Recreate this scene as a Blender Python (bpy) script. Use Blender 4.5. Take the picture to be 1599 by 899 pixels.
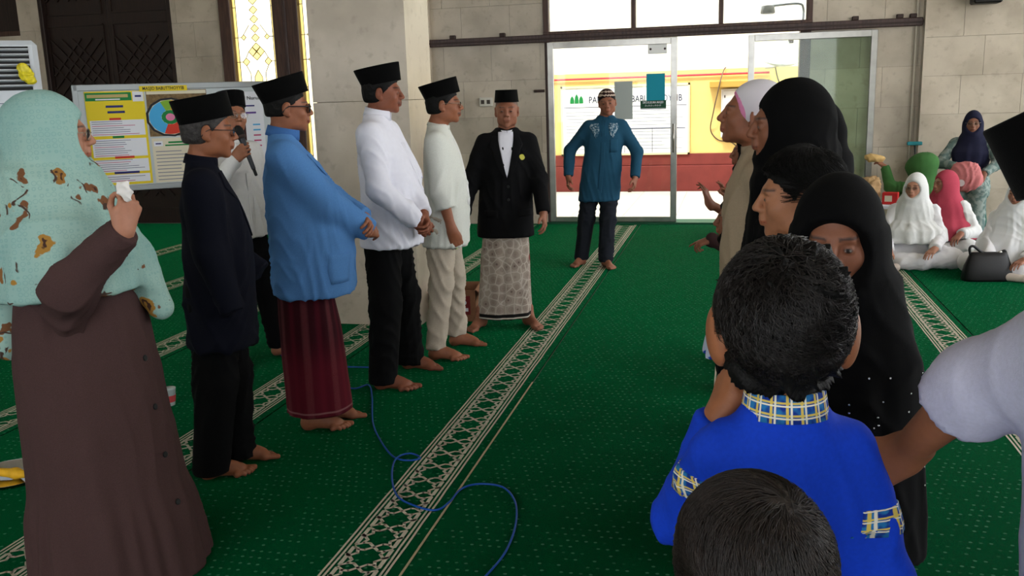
import bpy, math, random
import numpy as np
from mathutils import Vector, Matrix

# ------------------------------------------------------------------ scene, camera, light
scene = bpy.context.scene
COL = scene.collection
for o in list(bpy.data.objects):
    bpy.data.objects.remove(o, do_unlink=True)

cam_data = bpy.data.cameras.new('camera')
cam_data.sensor_width = 36.0
cam_data.lens = 36.0 * 1431.1 / 1599.0
cam_data.clip_start = 0.05
cam = bpy.data.objects.new('camera', cam_data)
COL.objects.link(cam)
_r = Vector((0.973, 0.2287, -0.0303)); _u = Vector((-0.0183, 0.2064, 0.9783)); _f = Vector((-0.2308, 0.9513, -0.2042))
_f.normalize(); _r = (_r - _f * _r.dot(_f)).normalized(); _u = _r.cross(_f)
cam.matrix_world = Matrix(((_r.x, _u.x, -_f.x, 0), (_r.y, _u.y, -_f.y, 0), (_r.z, _u.z, -_f.z, 1.6), (0, 0, 0, 1)))
scene.camera = cam

world = bpy.data.worlds.new('world'); scene.world = world
world.use_nodes = True
bg = world.node_tree.nodes['Background']
bg.inputs['Color'].default_value = (0.93, 0.96, 1.0, 1)
bg.inputs['Strength'].default_value = 5.0

sun_d = bpy.data.lights.new('sun', 'SUN'); sun_d.energy = 2.5; sun_d.angle = math.radians(8); sun_d.color = (1, .95, .85)
sun = bpy.data.objects.new('sun', sun_d); COL.objects.link(sun)
sun.rotation_euler = (math.radians(40), 0, math.radians(-14))

scene.view_settings.view_transform = 'Standard'
scene.view_settings.look = 'None'
scene.view_settings.exposure = .15
scene.view_settings.gamma = 1.0
scene.view_settings.use_curve_mapping = False

rng = np.random.default_rng(7)
random.seed(7)
PI = math.pi

# ------------------------------------------------------------------ materials
def lin(c):
    c = np.array(c[:3], float) / 255.0
    c = np.where(c <= .04045, c / 12.92, ((c + .055) / 1.055) ** 2.4)
    return (float(c[0]), float(c[1]), float(c[2]), 1.0)

MATS = {}
def mat(name, col, rough=.85, noise=None, bump=None, spec=.3, metal=0., sheen=0., attr=None, weave=None, trans=0., emit=None, alpha=1.):
    """plain procedural material: colour (0-255 sRGB) with noise variation and fine bump"""
    if name in MATS: return MATS[name]
    m = bpy.data.materials.new(name); m.use_nodes = True; MATS[name] = m
    nt = m.node_tree; b = nt.nodes['Principled BSDF']
    b.inputs['Roughness'].default_value = rough
    b.inputs['Specular IOR Level'].default_value = spec
    b.inputs['Metallic'].default_value = metal
    if sheen: b.inputs['Sheen Weight'].default_value = sheen; b.inputs['Sheen Roughness'].default_value = .4
    if trans: b.inputs['Transmission Weight'].default_value = trans
    if alpha < 1: b.inputs['Alpha'].default_value = alpha
    c = lin(col)
    b.inputs['Base Color'].default_value = c
    tc = nt.nodes.new('ShaderNodeTexCoord')
    out = None
    if attr:
        a = nt.nodes.new('ShaderNodeAttribute'); a.attribute_name = attr; out = a.outputs['Color']
    if noise:
        n = nt.nodes.new('ShaderNodeTexNoise'); n.inputs['Scale'].default_value = noise[0]; n.inputs['Detail'].default_value = 4
        nt.links.new(tc.outputs['Object'], n.inputs['Vector'])
        mp = nt.nodes.new('ShaderNodeMapRange'); mp.inputs['From Min'].default_value = .3; mp.inputs['From Max'].default_value = .7
        mp.inputs['To Min'].default_value = 1 - noise[1]; mp.inputs['To Max'].default_value = 1 + noise[1]
        nt.links.new(n.outputs['Fac'], mp.inputs['Value'])
        mx = nt.nodes.new('ShaderNodeMix'); mx.data_type = 'RGBA'; mx.blend_type = 'MULTIPLY'; mx.inputs[0].default_value = 1
        mx.inputs[6].default_value = c
        if out: nt.links.new(out, mx.inputs[6])
        nt.links.new(mp.outputs['Result'], mx.inputs[7]); out = mx.outputs[2]
    if out: nt.links.new(out, b.inputs['Base Color'])
    if bump:
        n = nt.nodes.new('ShaderNodeTexNoise'); n.inputs['Scale'].default_value = bump[0]; n.inputs['Detail'].default_value = 3
        nt.links.new(tc.outputs['Object'], n.inputs['Vector'])
        bp = nt.nodes.new('ShaderNodeBump'); bp.inputs['Strength'].default_value = bump[1]; bp.inputs['Distance'].default_value = .004
        nt.links.new(n.outputs['Fac'], bp.inputs['Height']); nt.links.new(bp.outputs['Normal'], b.inputs['Normal'])
    if emit:
        b.inputs['Emission Color'].default_value = lin(emit[0]); b.inputs['Emission Strength'].default_value = emit[1]
    return m

class NG:
    """tiny node helper for patterned materials"""
    def __init__(s, name, rough=.85, spec=.3, bump=None):
        s.m = bpy.data.materials.new(name); MATS[name] = s.m; s.m.use_nodes = True; s.nt = s.m.node_tree
        s.b = s.nt.nodes['Principled BSDF']; s.b.inputs['Roughness'].default_value = rough; s.b.inputs['Specular IOR Level'].default_value = spec
        s.tc = s.nt.nodes.new('ShaderNodeTexCoord').outputs['Object']
        sx = s.nt.nodes.new('ShaderNodeSeparateXYZ'); s.nt.links.new(s.tc, sx.inputs[0])
        s.x, s.y, s.z = sx.outputs
    def _in(s, sock, v):
        if isinstance(v, bpy.types.NodeSocket): s.nt.links.new(v, sock)
        elif isinstance(v, (tuple, list)) and len(v) == 3 and hasattr(sock, 'default_value') and len(sock.default_value) == 4: sock.default_value = lin(v)
        else: sock.default_value = v
    def math(s, op, a, b=0., c=0.):
        n = s.nt.nodes.new('ShaderNodeMath'); n.operation = op
        s._in(n.inputs[0], a); s._in(n.inputs[1], b); s._in(n.inputs[2], c); return n.outputs[0]
    def mix(s, f, a, b, mode='MIX'):
        n = s.nt.nodes.new('ShaderNodeMix'); n.data_type = 'RGBA'; n.blend_type = mode
        s._in(n.inputs[0], f); s._in(n.inputs[6], a); s._in(n.inputs[7], b); return n.outputs[2]
    def noise(s, scale, detail=3, vec=None, out='Fac'):
        n = s.nt.nodes.new('ShaderNodeTexNoise'); n.inputs['Scale'].default_value = scale; n.inputs['Detail'].default_value = detail
        s.nt.links.new(vec or s.tc, n.inputs['Vector']); return n.outputs[out]
    def voro(s, scale, out='Distance', feature='F1', vec=None, rand=1.):
        n = s.nt.nodes.new('ShaderNodeTexVoronoi'); n.feature = feature; n.inputs['Scale'].default_value = scale; n.inputs['Randomness'].default_value = rand
        s.nt.links.new(vec or s.tc, n.inputs['Vector']); return n.outputs[out]
    def vec(s, x, y, z=0.):
        n = s.nt.nodes.new('ShaderNodeCombineXYZ'); s._in(n.inputs[0], x); s._in(n.inputs[1], y); s._in(n.inputs[2], z); return n.outputs[0]
    def step(s, v, lo, hi):
        n = s.nt.nodes.new('ShaderNodeMapRange'); n.interpolation_type = 'SMOOTHSTEP'; s._in(n.inputs['Value'], v)
        n.inputs['From Min'].default_value = lo; n.inputs['From Max'].default_value = hi; return n.outputs[0]
    def done(s, col, bump=None, dist=.003, strength=.5):
        s._in(s.b.inputs['Base Color'], col)
        if bump is not None:
            bp = s.nt.nodes.new('ShaderNodeBump'); bp.inputs['Strength'].default_value = strength; bp.inputs['Distance'].default_value = dist
            s.nt.links.new(bump, bp.inputs['Height']); s.nt.links.new(bp.outputs['Normal'], s.b.inputs['Normal'])
        return s.m

# ------------------------------------------------------------------ objects
def tag(o, label=None, cat=None, group=None, kind=None):
    if label: o['label'] = label
    if cat: o['category'] = cat
    if group: o['group'] = group
    if kind: o['kind'] = kind
    return o

def empty(name, loc=(0, 0, 0), rz=0., label=None, cat=None, group=None, kind=None):
    o = bpy.data.objects.new(name, None); COL.objects.link(o)
    o.location = loc; o.rotation_euler = (0, 0, rz); o.empty_display_size = .1
    return tag(o, label, cat, group, kind)

def meshobj(name, V, F, m, parent=None, smooth=False, loc=None, color=None):
    me = bpy.data.meshes.new(name)
    V = np.asarray(V, np.float32)
    if isinstance(F, np.ndarray):
        n = len(F); k = F.shape[1]
        me.vertices.add(len(V)); me.vertices.foreach_set('co', V.ravel())
        me.loops.add(n * k); me.loops.foreach_set('vertex_index', F.astype(np.int32).ravel())
        me.polygons.add(n); me.polygons.foreach_set('loop_start', np.arange(0, n * k, k, dtype=np.int32))
        me.polygons.foreach_set('loop_total', np.full(n, k, np.int32))
        me.update(calc_edges=True)
    else:
        me.from_pydata(V.tolist(), [], F)
    me.validate()
    if smooth: me.polygons.foreach_set('use_smooth', np.ones(len(me.polygons), bool))
    if color is not None:
        at = me.color_attributes.new('Col', 'FLOAT_COLOR', 'POINT')
        cc = np.ones((len(V), 4), np.float32); cc[:, :3] = color
        at.data.foreach_set('color', cc.ravel())
    me.materials.append(m)
    o = bpy.data.objects.new(name, me); COL.objects.link(o)
    if parent is not None: o.parent = parent
    if loc is not None: o.location = loc
    return o

class MB:
    """collects simple shapes into one mesh"""
    def __init__(s): s.V = []; s.F = []
    def add(s, V, F):
        n = len(s.V); s.V += [tuple(map(float, v)) for v in V]; s.F += [tuple(i + n for i in f) for f in F]; return s
    def box(s, lo, hi, R=None, c=None):
        x0, y0, z0 = lo; x1, y1, z1 = hi
        V = [(x0, y0, z0), (x1, y0, z0), (x1, y1, z0), (x0, y1, z0), (x0, y0, z1), (x1, y0, z1), (x1, y1, z1), (x0, y1, z1)]
        if R is not None:
            V = [tuple(np.asarray(R) @ np.array(v) + (np.array(c) if c is not None else 0)) for v in V]
        return s.add(V, [(0, 3, 2, 1), (4, 5, 6, 7), (0, 1, 5, 4), (1, 2, 6, 5), (2, 3, 7, 6), (3, 0, 4, 7)])
    def bbox(s, lo, hi, bv=.01):
        """box with chamfered vertical and horizontal edges"""
        lo = np.array(lo, float); hi = np.array(hi, float); c = (lo + hi) / 2; h = (hi - lo) / 2
        V = []; idx = {}
        for sx in (-1, 1):
            for sy in (-1, 1):
                for sz in (-1, 1):
                    for a in range(3):
                        p = h.copy() - bv; p[a] = h[a]
                        idx[(sx, sy, sz, a)] = len(V); V.append(tuple(c + p * np.array([sx, sy, sz])))
        F = []
        S = (-1, 1)
        for a in range(3):
            b, d = [(1, 2), (2, 0), (0, 1)][a]
            for sg in S:
                q = []
                for (u, v) in ((-1, -1), (1, -1), (1, 1), (-1, 1)):
                    k = [0, 0, 0]; k[a] = sg; k[b] = u; k[d] = v; q.append(idx[(*k, a)])
                F.append(tuple(q if sg > 0 else q[::-1]))
        for a in range(3):       # edges between faces b and d along axis a
            b, d = [(1, 2), (2, 0), (0, 1)][a]
            for u in S:
                for v in S:
                    k0 = [0, 0, 0]; k0[a] = -1; k0[b] = u; k0[d] = v; k1 = list(k0); k1[a] = 1
                    q = [idx[(*k0, b)], idx[(*k1, b)], idx[(*k1, d)], idx[(*k0, d)]]
                    F.append(tuple(q if u * v < 0 else q[::-1]))
        for sx in S:
            for sy in S:
                for sz in S:
                    q = [idx[(sx, sy, sz, 0)], idx[(sx, sy, sz, 1)], idx[(sx, sy, sz, 2)]]
                    F.append(tuple(q if sx * sy * sz > 0 else q[::-1]))
        return s.add(V, F)
    def tube(s, pts, r, n=8, cap=True):
        pts = [np.array(p, float) for p in pts]
        rs = r if hasattr(r, '__len__') else [r] * len(pts)
        T = [pts[min(i + 1, len(pts) - 1)] - pts[max(i - 1, 0)] for i in range(len(pts))]
        T = [t / (np.linalg.norm(t) + 1e-9) for t in T]
        u = np.cross(T[0], (0, 0, 1.)); 
        if np.linalg.norm(u) < .1: u = np.cross(T[0], (1., 0, 0))
        u /= np.linalg.norm(u); V = []
        for p, t, rr in zip(pts, T, rs):
            u = u - t * u.dot(t); u /= np.linalg.norm(u) + 1e-9; w = np.cross(t, u)
            for k in range(n):
                a = 2 * PI * k / n; V.append(p + rr * (math.cos(a) * u + math.sin(a) * w))
        F = []
        for i in range(len(pts) - 1):
            for k in range(n):
                k2 = (k + 1) % n; F.append((i * n + k, i * n + k2, (i + 1) * n + k2, (i + 1) * n + k))
        if cap: F.append(tuple(range(n))[::-1]); F.append(tuple((len(pts) - 1) * n + k for k in range(n)))
        return s.add(V, F)
    def rings(s, rings, cap0=True, cap1=True, closed=True):
        n = len(rings[0]); V = [p for r in rings for p in r]; F = []
        for i in range(len(rings) - 1):
            for k in range(n if closed else n - 1):
                k2 = (k + 1) % n; F.append((i * n + k, i * n + k2, (i + 1) * n + k2, (i + 1) * n + k))
        if cap0: F.append(tuple(range(n))[::-1])
        if cap1: F.append(tuple((len(rings) - 1) * n + k for k in range(n)))
        return s.add(V, F)
    def lathe(s, prof, n=20, c=(0, 0, 0)):
        return s.rings([[(c[0] + r * math.cos(2 * PI * k / n), c[1] + r * math.sin(2 * PI * k / n), c[2] + z) for k in range(n)] for r, z in prof])
    def xf(s, R, t=(0, 0, 0)):
        R = np.asarray(R); s.V = [tuple(R @ np.array(v) + np.array(t)) for v in s.V]; return s
    def build(s, name, m, parent=None, smooth=False, loc=None):
        return meshobj(name, s.V, s.F, m, parent, smooth, loc)

def rot(axis, deg):
    a = math.radians(deg); c, s = math.cos(a), math.sin(a)
    if axis == 'x': return np.array([[1, 0, 0], [0, c, -s], [0, s, c]])
    if axis == 'y': return np.array([[c, 0, s], [0, 1, 0], [-s, 0, c]])
    return np.array([[c, -s, 0], [s, c, 0], [0, 0, 1]])

def copy_tree(o, parent=None):
    c = o.copy(); COL.objects.link(c); c.parent = parent
    for ch in [q for q in bpy.data.objects if q.parent is o]: copy_tree(ch, c)
    return c

def text_mesh(body, size, name, m, parent, loc, R, depth=.0008, font_scale_x=1., align='CENTER', bold=0.):
    """lettering as flat raised print; R: 3x3, columns = text right, text up, normal"""
    cu = bpy.data.curves.new(name, 'FONT'); cu.body = body; cu.size = size; cu.extrude = depth; cu.align_x = align; cu.align_y = 'CENTER'
    cu.offset = bold; cu.resolution_u = 2
    o = bpy.data.objects.new(name, cu); COL.objects.link(o)
    dg = bpy.context.evaluated_depsgraph_get(); me = bpy.data.meshes.new_from_object(o.evaluated_get(dg))
    bpy.data.objects.remove(o); bpy.data.curves.remove(cu)
    n = len(me.vertices); co = np.empty(n * 3, np.float32); me.vertices.foreach_get('co', co); co = co.reshape(-1, 3)
    co[:, 0] *= font_scale_x
    co = co @ np.asarray(R, np.float32).T + np.array(loc, np.float32)
    me.vertices.foreach_set('co', co.ravel().astype(np.float32)); me.update()
    me.materials.clear(); me.materials.append(m)
    ob = bpy.data.objects.new(name, me); COL.objects.link(ob)
    if parent is not None: ob.parent = parent
    return ob

# ------------------------------------------------------------------ implicit surfaces -> mesh (bodies and cloth)
def smin(a, b, k):
    if k <= 0: return np.minimum(a, b)
    h = np.maximum(k - np.abs(a - b), 0) / k
    return np.minimum(a, b) - h * h * k * .25

class Field:
    def __init__(s, lo, hi, v):
        v = v * (1.3 if v >= .006 else 1.08); s.v = v; s.lo = np.array(lo, float) - 2 * v
        s.n = np.ceil((np.array(hi, float) - s.lo) / v).astype(int) + 3
        s.D = np.full(s.n, 1., np.float32)
        s.ax = [(s.lo[i] + v * np.arange(s.n[i])).astype(np.float32) for i in range(3)]
    def sub(s, lo, hi, pad):
        sl = []
        for i in range(3):
            a = int(np.floor((lo[i] - pad - s.lo[i]) / s.v)); b = int(np.ceil((hi[i] + pad - s.lo[i]) / s.v)) + 1
            sl.append(slice(max(a, 0), max(min(b, s.n[i]), 0)))
        if any(q.stop <= q.start for q in sl): return None, None
        X = s.ax[0][sl[0]][:, None, None]; Y = s.ax[1][sl[1]][None, :, None]; Z = s.ax[2][sl[2]][None, None, :]
        return tuple(sl), (X, Y, Z)
    def put(s, sl, d, k, neg=False):
        if neg: s.D[sl] = -smin(-s.D[sl], d.astype(np.float32), k)
        else: s.D[sl] = smin(s.D[sl], d.astype(np.float32), k)
    def cap(s, a, b, ra, rb, k=.02, flat=None, neg=False):
        a = np.array(a, float); b = np.array(b, float); R = max(ra, rb)
        sl, P = s.sub(np.minimum(a, b) - R, np.maximum(a, b) + R, k + 3 * s.v)
        if sl is None: return s
        ba = b - a; L = max(ba @ ba, 1e-9)
        X, Y, Z = P[0] - a[0], P[1] - a[1], P[2] - a[2]
        h = np.clip((X * ba[0] + Y * ba[1] + Z * ba[2]) / L, 0, 1)
        X = X - h * ba[0]; Y = Y - h * ba[1]; Z = Z - h * ba[2]
        q = X * X + Y * Y + Z * Z
        if flat is not None:      # squash along axis by factor (<1 = thinner)
            ax, fct = flat; ax = np.array(ax, float); ax /= np.linalg.norm(ax)
            t = X * ax[0] + Y * ax[1] + Z * ax[2]; q = q + t * t * (1 / fct ** 2 - 1)
            d = (np.sqrt(q) - (ra + h * (rb - ra))) * fct
        else: d = np.sqrt(q) - (ra + h * (rb - ra))
        s.put(sl, d, k, neg); return s
    def ell(s, c, r, k=.02, R=None, neg=False):
        c = np.array(c, float); r = np.array(r, float); m = r.max() if R is not None else r
        sl, P = s.sub(c - m, c + m, k + 3 * s.v)
        if sl is None: return s
        X, Y, Z = P[0] - c[0], P[1] - c[1], P[2] - c[2]
        if R is not None:
            R = np.asarray(R); X, Y, Z = (R[0, 0] * X + R[1, 0] * Y + R[2, 0] * Z, R[0, 1] * X + R[1, 1] * Y + R[2, 1] * Z, R[0, 2] * X + R[1, 2] * Y + R[2, 2] * Z)
        k0 = np.sqrt((X / r[0]) ** 2 + (Y / r[1]) ** 2 + (Z / r[2]) ** 2)
        k1 = np.sqrt((X / r[0] ** 2) ** 2 + (Y / r[1] ** 2) ** 2 + (Z / r[2] ** 2) ** 2) + 1e-6
        s.put(sl, k0 * (k0 - 1) / k1, k, neg); return s
    def prof(s, T, k=.03, n=2.3, fold=None, yaw=0., edge=.012):
        """stack of ellipses: rows (z, halfwidth, halfdepth, x0, y0); fold = (fn(theta, t)->relative radius)"""
        T = np.array(sorted(T), float)
        am = max(T[:, 1].max(), T[:, 2].max()) * 1.15
        sl, P = s.sub((T[:, 3].min() - am, T[:, 4].min() - am, T[0, 0]), (T[:, 3].max() + am, T[:, 4].max() + am, T[-1, 0]), k + 3 * s.v)
        if sl is None: return s
        z = P[2].ravel()
        def it(c):   # smooth interpolation
            zz = np.clip(z, T[0, 0], T[-1, 0]); return np.interp(zz, T[:, 0], T[:, c])
        def sm(v):
            w = max(int(.045 / s.v), 1)
            if len(v) < 2 * w + 1: return v
            kk = np.ones(2 * w + 1) / (2 * w + 1); return np.convolve(np.pad(v, w, mode='edge'), kk, 'valid')
        a, b, x0, y0 = [sm(it(c))[None, None, :].astype(np.float32) for c in (1, 2, 3, 4)]
        X = P[0] - x0; Y = P[1] - y0
        if yaw: cy, sy = math.cos(yaw), math.sin(yaw); X, Y = X * cy + Y * sy, -X * sy + Y * cy
        rr = (np.abs(X / a) ** n + np.abs(Y / b) ** n) ** (1 / n)
        if fold is not None:
            th = np.arctan2(X / a, Y / b); t = np.clip((P[2] - T[0, 0]) / (T[-1, 0] - T[0, 0]), 0, 1)
            rr = rr / (1 + fold(th, t))
        d = (rr - 1) * np.minimum(a, b) * .9
        dz = np.maximum(P[2] - T[-1, 0], T[0, 0] - P[2])
        d = -smin(-d, -dz, edge)
        s.put(sl, d, k); return s
    def plane(s, p, nrm, k=0.):
        """removes the side the normal points to"""
        p = np.array(p, float); nrm = np.array(nrm, float); nrm /= np.linalg.norm(nrm)
        d = (s.ax[0] - p[0])[:, None, None] * nrm[0] + (s.ax[1] - p[1])[None, :, None] * nrm[1] + (s.ax[2] - p[2])[None, None, :] * nrm[2]
        s.D = (-smin(-s.D, -d.astype(np.float32), k)).astype(np.float32); return s
    def mesh(s):
        D = s.D; D[0] = D[-1] = 1; D[:, 0] = D[:, -1] = 1; D[:, :, 0] = D[:, :, -1] = 1
        I = D < 0; n = np.array(D.shape)
        c = np.zeros(n - 1, np.int8)
        offs = [(0, 0, 0), (1, 0, 0), (0, 1, 0), (1, 1, 0), (0, 0, 1), (1, 0, 1), (0, 1, 1), (1, 1, 1)]
        for o in offs: c += I[o[0]:n[0] - 1 + o[0], o[1]:n[1] - 1 + o[1], o[2]:n[2] - 1 + o[2]]
        act = (c > 0) & (c < 8); ci = np.argwhere(act)
        vid = np.full(n - 1, -1, np.int32); vid[act] = np.arange(len(ci))
        cv = np.stack([D[ci[:, 0] + o[0], ci[:, 1] + o[1], ci[:, 2] + o[2]] for o in offs], 1)
        pos = np.zeros((len(ci), 3)); cnt = np.zeros(len(ci))
        of = np.array(offs, float)
        for a in range(8):
            for b in range(a + 1, 8):
                if np.abs(of[a] - of[b]).sum() != 1: continue
                m = (cv[:, a] < 0) != (cv[:, b] < 0)
                t = cv[m, a] / (cv[m, a] - cv[m, b])
                pos[m] += of[a] + t[:, None] * (of[b] - of[a]); cnt[m] += 1
        V = (ci + pos / cnt[:, None]) * s.v + s.lo
        Q = []
        for ax in range(3):
            u, w = [(1, 2), (2, 0), (0, 1)][ax]
            s0 = [slice(None)] * 3; s1 = [slice(None)] * 3; s0[ax] = slice(0, -1); s1[ax] = slice(1, None)
            a, b = I[tuple(s0)], I[tuple(s1)]; e = np.argwhere(a != b); fl = a[tuple(e.T)]
            ok = (e[:, u] > 0) & (e[:, w] > 0) & (e[:, u] < n[u] - 1) & (e[:, w] < n[w] - 1); e = e[ok]; fl = fl[ok]
            def cell(du, dw):
                q = e.copy(); q[:, u] += du; q[:, w] += dw; return vid[tuple(q.T)]
            q = np.stack([cell(-1, -1), cell(0, -1), cell(0, 0), cell(-1, 0)], 1)
            q[~fl] = q[~fl][:, ::-1]; Q.append(q)
        F = np.concatenate(Q) if Q else np.zeros((0, 4), np.int32)
        F = F[(F >= 0).all(1)]
        return V, F

def normals(V, F):
    n = np.cross(V[F[:, 2]] - V[F[:, 0]], V[F[:, 3]] - V[F[:, 1]])
    N = np.zeros_like(V)
    for k in range(4): np.add.at(N, F[:, k], n)
    return N / (np.linalg.norm(N, axis=1, keepdims=True) + 1e-12)

def wrinkle(V, F, amp, freq=14., seed=0, stretch=(1, 1, .45), mask=None):
    """soft cloth creases pushed along the normals"""
    r = np.random.default_rng(seed); N = normals(V, F); S = V * np.array(stretch)
    w = np.zeros(len(V))
    for i in range(5):
        d = r.normal(size=3); d /= np.linalg.norm(d); d2 = r.normal(size=3); d2 /= np.linalg.norm(d2)
        fr = freq * (3.2 if freq < 30 else 1.) * r.uniform(.6, 1.9)
        ph = S @ d * fr + 1.6 * np.sin(S @ d2 * fr * .45 + r.uniform(0, 6)) + r.uniform(0, 6)
        loc = np.clip(np.sin(V @ r.normal(size=3) * 5 + r.uniform(0, 6)) + .6 * np.sin(V @ r.normal(size=3) * 11 + r.uniform(0, 6)), 0, 1.2)
        w += (1 - np.abs(np.sin(ph))) ** 1.7 * loc * (14. / max(fr, 14.)) ** .25 * .8
    w = w - w.mean()
    if mask is not None: w = w * mask(V)
    return V + N * (w * amp)[:, None]

def relax(V, F, it=2, lam=.5):
    for _ in range(it):
        acc = np.zeros_like(V); c = np.zeros(len(V))
        for a, b in ((0, 1), (1, 2), (2, 3), (3, 0)):
            np.add.at(acc, F[:, a], V[F[:, b]]); np.add.at(acc, F[:, b], V[F[:, a]])
            np.add.at(c, F[:, a], 1); np.add.at(c, F[:, b], 1)
        V = V + lam * (acc / np.maximum(c, 1)[:, None] - V)
    return V
# ------------------------------------------------------------------ the hall: materials
def stone_material():
    g = NG('stone_tile', .32, .45)
    oi = g.nt.nodes.new('ShaderNodeObjectInfo')
    n1 = g.noise(2.2, 5); n2 = g.noise(14, 6)
    base = g.mix(g.step(n1, .35, .68), (196, 184, 165), (172, 160, 141))
    base = g.mix(g.math('MULTIPLY', g.step(n2, .55, .75), .35), base, (140, 126, 108))
    st = g.noise(.9, 6)
    base = g.mix(g.math('MULTIPLY', g.step(st, .58, .70), .30), base, (120, 108, 95))
    tint = g.math('MULTIPLY_ADD', oi.outputs['Random'], .16, .92)
    base = g.mix(1., base, g.vec(tint, tint, tint), 'MULTIPLY')
    return g.done(base, n2, .001, .2)
M_STONE = stone_material()
M_GROUT = mat('tile_joint', (128, 117, 100), .95, noise=(8, .15))
M_PLASTER = mat('plaster_white', (215, 210, 200), .9, noise=(3, .05))

def wood_material(name, a, b, sc=30):
    g = NG(name, .42, .4); v = g.vec(g.math('MULTIPLY', g.x, 6.), g.math('MULTIPLY', g.y, 6.), g.math('MULTIPLY', g.z, .5))
    n = g.noise(sc / 4, 5, v); return g.done(g.mix(g.step(n, .3, .7), a, b), n, .001, .3)
M_DARKWOOD = wood_material('dark_carved_wood', (44, 27, 20), (27, 16, 12))
M_BROWN = wood_material('brown_stained_frame', (84, 58, 47), (58, 38, 31))
M_BEAM = wood_material('brown_beam', (74, 54, 50), (52, 37, 34))
M_STEEL = mat('stainless_steel', (168, 166, 160), .28, noise=(9, .12), metal=1.)
M_BLACK = mat('black_plastic', (14, 14, 15), .5)
M_IRON = mat('dark_iron', (58, 44, 40), .6)

def glass_material(name, tint, refl=.08):
    m = bpy.data.materials.new(name); m.use_nodes = True; MATS[name] = m; nt = m.node_tree; nt.nodes.clear()
    o = nt.nodes.new('ShaderNodeOutputMaterial'); t = nt.nodes.new('ShaderNodeBsdfTransparent'); g = nt.nodes.new('ShaderNodeBsdfGlossy'); mx = nt.nodes.new('ShaderNodeMixShader')
    t.inputs['Color'].default_value = lin(tint); g.inputs['Roughness'].default_value = .03
    fr = nt.nodes.new('ShaderNodeFresnel'); fr.inputs['IOR'].default_value = 1.35
    nt.links.new(fr.outputs[0], mx.inputs[0]); nt.links.new(t.outputs[0], mx.inputs[1]); nt.links.new(g.outputs[0], mx.inputs[2]); nt.links.new(mx.outputs[0], o.inputs['Surface'])
    return m
M_GLASS = glass_material('clear_glass', (250, 252, 250))
M_GLASSG = glass_material('green_tinted_glass', (240, 248, 240))

def amber_material(name, col):
    m = bpy.data.materials.new(name); m.use_nodes = True; MATS[name] = m; nt = m.node_tree; nt.nodes.clear()
    o = nt.nodes.new('ShaderNodeOutputMaterial'); t = nt.nodes.new('ShaderNodeBsdfTransparent'); g = nt.nodes.new('ShaderNodeBsdfTranslucent'); mx = nt.nodes.new('ShaderNodeMixShader')
    t.inputs['Color'].default_value = lin(col); g.inputs['Color'].default_value = lin(col); mx.inputs[0].default_value = .5
    nt.links.new(t.outputs[0], mx.inputs[1]); nt.links.new(g.outputs[0], mx.inputs[2]); nt.links.new(mx.outputs[0], o.inputs['Surface']); return m
M_AMBER = amber_material('amber_art_glass', (244, 234, 196))
M_FROST = amber_material('frosted_art_glass', (252, 250, 235))

def carpet_material():
    g = NG('green_prayer_carpet', .95, .02)
    a = g.math('DIVIDE', g.x, .034); b = g.math('DIVIDE', g.y, .046)
    row = g.math('FLOOR', b); a2 = g.math('ADD', a, g.math('MULTIPLY', g.math('MODULO', g.math('ABSOLUTE', row), 2.), .5))
    fx = g.math('SUBTRACT', g.math('FRACT', a2), .5); fy = g.math('SUBTRACT', g.math('FRACT', b), .5)
    d = g.math('SQRT', g.math('ADD', g.math('POWER', g.math('MULTIPLY', fx, 1.5), 2.), g.math('POWER', g.math('MULTIPLY', fy, 2.4), 2.)))
    cell = g.nt.nodes.new('ShaderNodeTexWhiteNoise'); cell.noise_dimensions = '2D'; g.nt.links.new(g.vec(g.math('FLOOR', a2), row), cell.inputs['Vector'])
    keep = g.step(cell.outputs['Value'], .25, .8)
    dot = g.math('MULTIPLY', g.math('SUBTRACT', 1., g.step(d, .22, .36)), keep)
    n = g.noise(900, 2); big = g.noise(1.6, 4)
    base = g.mix(g.step(big, .3, .7), (0, 22, 13), (0, 28, 16))
    base = g.mix(g.math('MULTIPLY', g.step(n, .3, .7), .5), base, (0, 13, 8))
    col = g.mix(g.math('MULTIPLY', dot, .8), base, (78, 108, 92))
    g.b.inputs['Sheen Weight'].default_value = 1.; g.b.inputs['Sheen Roughness'].default_value = .25; g.b.inputs['Sheen Tint'].default_value = lin((10, 150, 84))
    return g.done(col, n, .004, .6)
M_CARPET = carpet_material()
M_BORDER = mat('cream_carpet_pile', (196, 190, 172), .95, noise=(180, .12), bump=(600, .4), spec=.1)
M_SEAM = mat('cream_binding', (170, 158, 128), .95, noise=(60, .1))

# ------------------------------------------------------------------ floor and carpet
floor = MB().box((-11, -5, -.12), (6.4, 11.64, -.008)).build('floor', mat('hall_screed', (120, 118, 110), .8, noise=(5, .1))); tag(floor, kind='structure')
CENT = [-6.26, -5.0, -3.74, -2.51, -1.25, .045, 1.37, 2.66, 3.95, 5.24]
edges = [c + .165 for c in CENT]
xs = [-11] + edges + [6.4]
for a, b in zip(xs[:-1], xs[1:]):
    MB().bbox((a + .003, -5, -.008), (b - .003, 11.36, 0), .003).build('carpet_roll', M_CARPET, floor)

def ribbon(b, pts, w, z=.0012):
    for p, q in zip(pts[:-1], pts[1:]):
        p = np.array(p); q = np.array(q); d = q - p; L = np.hypot(*d); d = d / L; n = np.array([-d[1], d[0]]) * w / 2; p = p - d * w * .25; q = q + d * w * .25
        V = [(*(p - n), z), (*(q - n), z), (*(q + n), z), (*(p + n), z)]
        b.add(V, [(0, 1, 2, 3)])

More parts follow.
